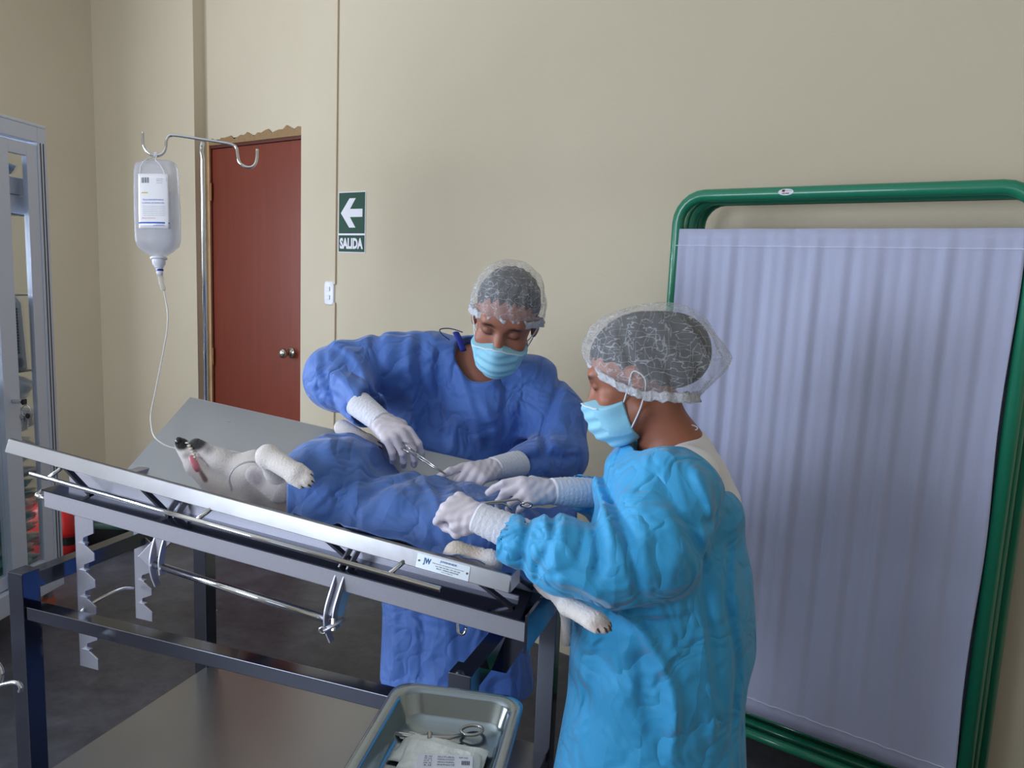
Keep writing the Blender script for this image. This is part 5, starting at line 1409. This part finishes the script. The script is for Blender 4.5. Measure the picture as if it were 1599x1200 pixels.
def dogc(p):
    c = np.tile(np.array(lin((222, 216, 214))), (len(p), 1))
    def spot(pt, r, rgb, soft=.3, k=1.0):
        e = np.sqrt(((p - V3(pt)) ** 2).sum(1)); e = e + .15 * r * wob(p, 120, 6, 2); a = np.clip((r - e) / (r * soft), 0, 1)[:, None] * k
        c[:] = c * (1 - a) + np.array(lin(rgb)) * a
    spot(at(436, 742, 1.80), .040, (176, 138, 112), .8, .8); spot(at(446, 785, 1.80), .06, (196, 166, 142), .8, .7)
    spot(at(392, 742, 1.80), .034, (156, 150, 158), .8, .7)
    spot(at(307, 690, 1.84), .030, (52, 50, 56), .35); spot(at(325, 702, 1.84), .018, (120, 118, 124), .8, .7)
    spot(at(284, 690, 1.85), .024, (30, 30, 34), .25)
    spot(at(292, 712, 1.85), .012, (60, 58, 62), .6, .7)
    for x, y in ((352, 718), (341, 729), (336, 724)): spot(at(x, y, 1.83), .0042, (110, 104, 106), .6, .9)
    mth = cone(at(294, 700, 1.84), at(319, 750, 1.835), .004, .009)(p); a = np.clip(-mth / .003 + .4, 0, 1)[:, None] * .85; c[:] = c * (1 - a) + np.array(lin((84, 40, 42))) * a
    rng2 = np.random.default_rng(4)
    for k in range(26):
        q = at(rng2.uniform(405, 480), rng2.uniform(700, 755), 1.74 + rng2.uniform(0, .02)); spot(q, .0022, (140, 130, 120), .8, .7)
    for i, (cl_, d_, n_) in enumerate(c1_ + c2_): spot(cl_, .010, (120, 108, 96), .9, .6)
    for (cl_, d_, n_) in c3_: spot(cl_, .016, (170, 146, 140), .9, .7)
    spot(at(742, 866, 1.50), .020, (196, 130, 110), .8, .7); spot(at(720, 858, 1.50), .05, (196, 182, 160), .7, .7)
    spot(at(556, 684, 1.97), .07, (160, 152, 146), .9, .8); spot(at(550, 680, 1.98), .012, (90, 84, 84), .6, .7)
    spot(at(880, 1000, 1.70), .10, (206, 184, 166), .9, .6)
    spot(at(532, 664, 2.0), .02, (150, 138, 128), .8, .6)
    return np.clip(c, 0, 1)
lo = Vector((-.98, 1.15, .70)); hi = Vector((.20, 2.25, 1.30))
sculpted('body', dogf, lo, hi, .0034, DOGM, dog, dogc)
# ear folded back
def earf(p):
    e = cone(at(398, 742, 1.795), at(436, 768, 1.775), .024, .031, -cF, 3.6)(p)
    e2 = cone(at(394, 744, 1.782), at(418, 757, 1.768), .011, .009, -cF, 1.6)(p)
    return smax(e, -e2, .006)
def earc(p):
    c = np.tile(np.array(lin((206, 200, 202))), (len(p), 1)); e = np.sqrt(((p - V3(at(402, 748, 1.785))) ** 2).sum(1)); a = np.clip((.030 - e) / .02, 0, 1)[:, None] * .75
    return c * (1 - a) + np.array(lin((120, 112, 120))) * a
sculpted('ear', earf, (-.85, 1.55, .95), (-.45, 2.0, 1.25), .0026, DOGM, dog, earc)
CLAW = mat('dark_claw', (58, 48, 44), .35)
for cl_, d_, n_ in c1_ + c2_ + c3_:
    MB().tube(spline([cl_ - d_ * .003, cl_ + d_ * .005 - n_ * .001, cl_ + d_ * .010 - n_ * .006], 4), [.0032, .0030, .0028, .0026, .0024, .0020, .0016, .0010, .0005], 8).build('claw', CLAW, dog, smooth=True)
NOSE = mat('wet_black_nose', (24, 24, 28), .3, coat=.4)
MB().rings([circle(at(280, 690, 1.852) - cR * t, cU, cF, r, r * .9, 20) for t, r in ((-.006, .009), (0, .0118), (.005, .0105), (.008, .006), (.009, .002))]).build('nose', NOSE, dog, smooth=True)
MB().tube(spline([at(298, 712, 1.836), at(303, 722, 1.826), at(307, 731, 1.824), at(309, 737, 1.828)], 5), [.004, .006, .0075, .0085, .009, .009, .009, .009, .009, .0085, .008, .0075, .007, .006, .005, .003], 12, flat=.5).build('tongue', mat('pink_tongue', (206, 120, 138), .35, coat=.3), dog, smooth=True)
TOOTH = mat('ivory_tooth', (214, 206, 188), .35)
for k in range(9):
    t = k / 8; q0 = at(292.5 + 14 * t + 3 * math.sin(t * 3), 692 + 36 * t, 1.834 - .004 * t); r = .0030 if k not in (1, 2) else .0036
    MB().tube([q0 + cR * .004, q0 - cR * .001, q0 - cR * .0055], [r, r * .8, .0006], 8).build('tooth', TOOTH, dog, smooth=True)
# clear plastic ring strap over the jaw
tie = MB().tube(spline([at(362, 765, 1.80), at(358, 748, 1.785), at(366, 732, 1.78), at(382, 723, 1.79), at(400, 722, 1.81), at(414, 728, 1.83)], 8), .0045, 8, flat=.5).build('muzzle_tie', mat('clear_tie', (206, 206, 214), .15, alpha=.6), dog, smooth=True)

P = []; na, nb_ = 120, 84
for i in range(na + 1):
    a = i / na; row = []
    for j in range(nb_ + 1):
        b = j / nb_
        lL = float(LLn(np.array(.016 + .454 * b))) + .010 * math.sin(b * 13) + .006 * math.sin(b * 31)
        lR = 1.262 + .015 * math.sin(b * 9)
        l = lL + (lR - lL) * a
        s0_ = .016 + .010 * math.sin(a * 14) + .035 * max(0, a - .62) / .38 + .02 * math.exp(-((a - .20) / .04) ** 2)
        s1_ = .47 - .04 * math.sin(a * 3.1) + .01 * math.sin(a * 22)
        s = s0_ + (s1_ - s0_) * b
        row.append(T(l, s, drape_z(l, s)))
    P.append(row)
drape = MB().sheet(P).build('surgical_drape', DRAPE, None, smooth=True, solid=.0016)
tag(drape, 'dark blue surgical drape covering the dog on the table', 'drape')
# surgical opening under the fingers
# instruments in use
nh = empty('needle_holder', at(650, 715, 1.78), 'steel needle holder in the surgeon hand, tip pointing at the drape', 'needle holder')
a_, b_ = at(640, 704, 1.80), at(696, 741, 1.74)
dd = (b_ - a_).normalized(); sd = dd.cross(cF).normalized()
for s_ in (-1, 1):
    MB().tube([a_ + sd * s_ * .004, a_ + dd * (b_ - a_).length * .55 + sd * s_ * .0022, b_ + sd * s_ * .0008], [.0024, .0024, .0012], 10).build('jaw', FOR, nh, smooth=True)
    q0 = a_ + sd * s_ * .004; q1 = h1.w(.0, .075, -.030) + sd * s_ * .010
    MB().tube([q0, q1], .0022, 10).build('handle', FOR, nh, smooth=True)
    hd_ = (q0 - q1).normalized()
    MB().tube(ring_pts(q1 - hd_ * .012, hd_, sd, .012, .009), .002, 8, closed=True).build('finger_ring', FOR, nh, smooth=True)
MB().tube([a_ + dd * .03 - cF * .003, a_ + dd * .03 + cF * .003], .0042, 12).build('hinge_pin', FOR, nh)
tf = empty('tissue_forceps', at(790, 785, 1.56), 'thin steel forceps held by the assistant between both gloved hands', 'forceps')
MB().tube([at(750, 786, 1.52), at(785, 783, 1.54), at(808, 780, 1.55), at(815, 783, 1.55), at(818, 788, 1.545)], [.0018, .0026, .0024, .0022, .002], 10).build('shank', FOR, tf, smooth=True)
MB().tube([at(750, 788, 1.52), at(785, 786, 1.54), at(795, 792, 1.54), at(800, 797, 1.54)], [.0016, .0024, .0022, .002], 10).build('shank', FOR, tf, smooth=True)
MB().tube(ring_pts(at(822, 789, 1.55), cR, cU * .6 - cF * .8, .012, .010), .002, 8, closed=True).build('finger_ring', FOR, tf, smooth=True)
# towel glimpse: bright steel is the far panel itself
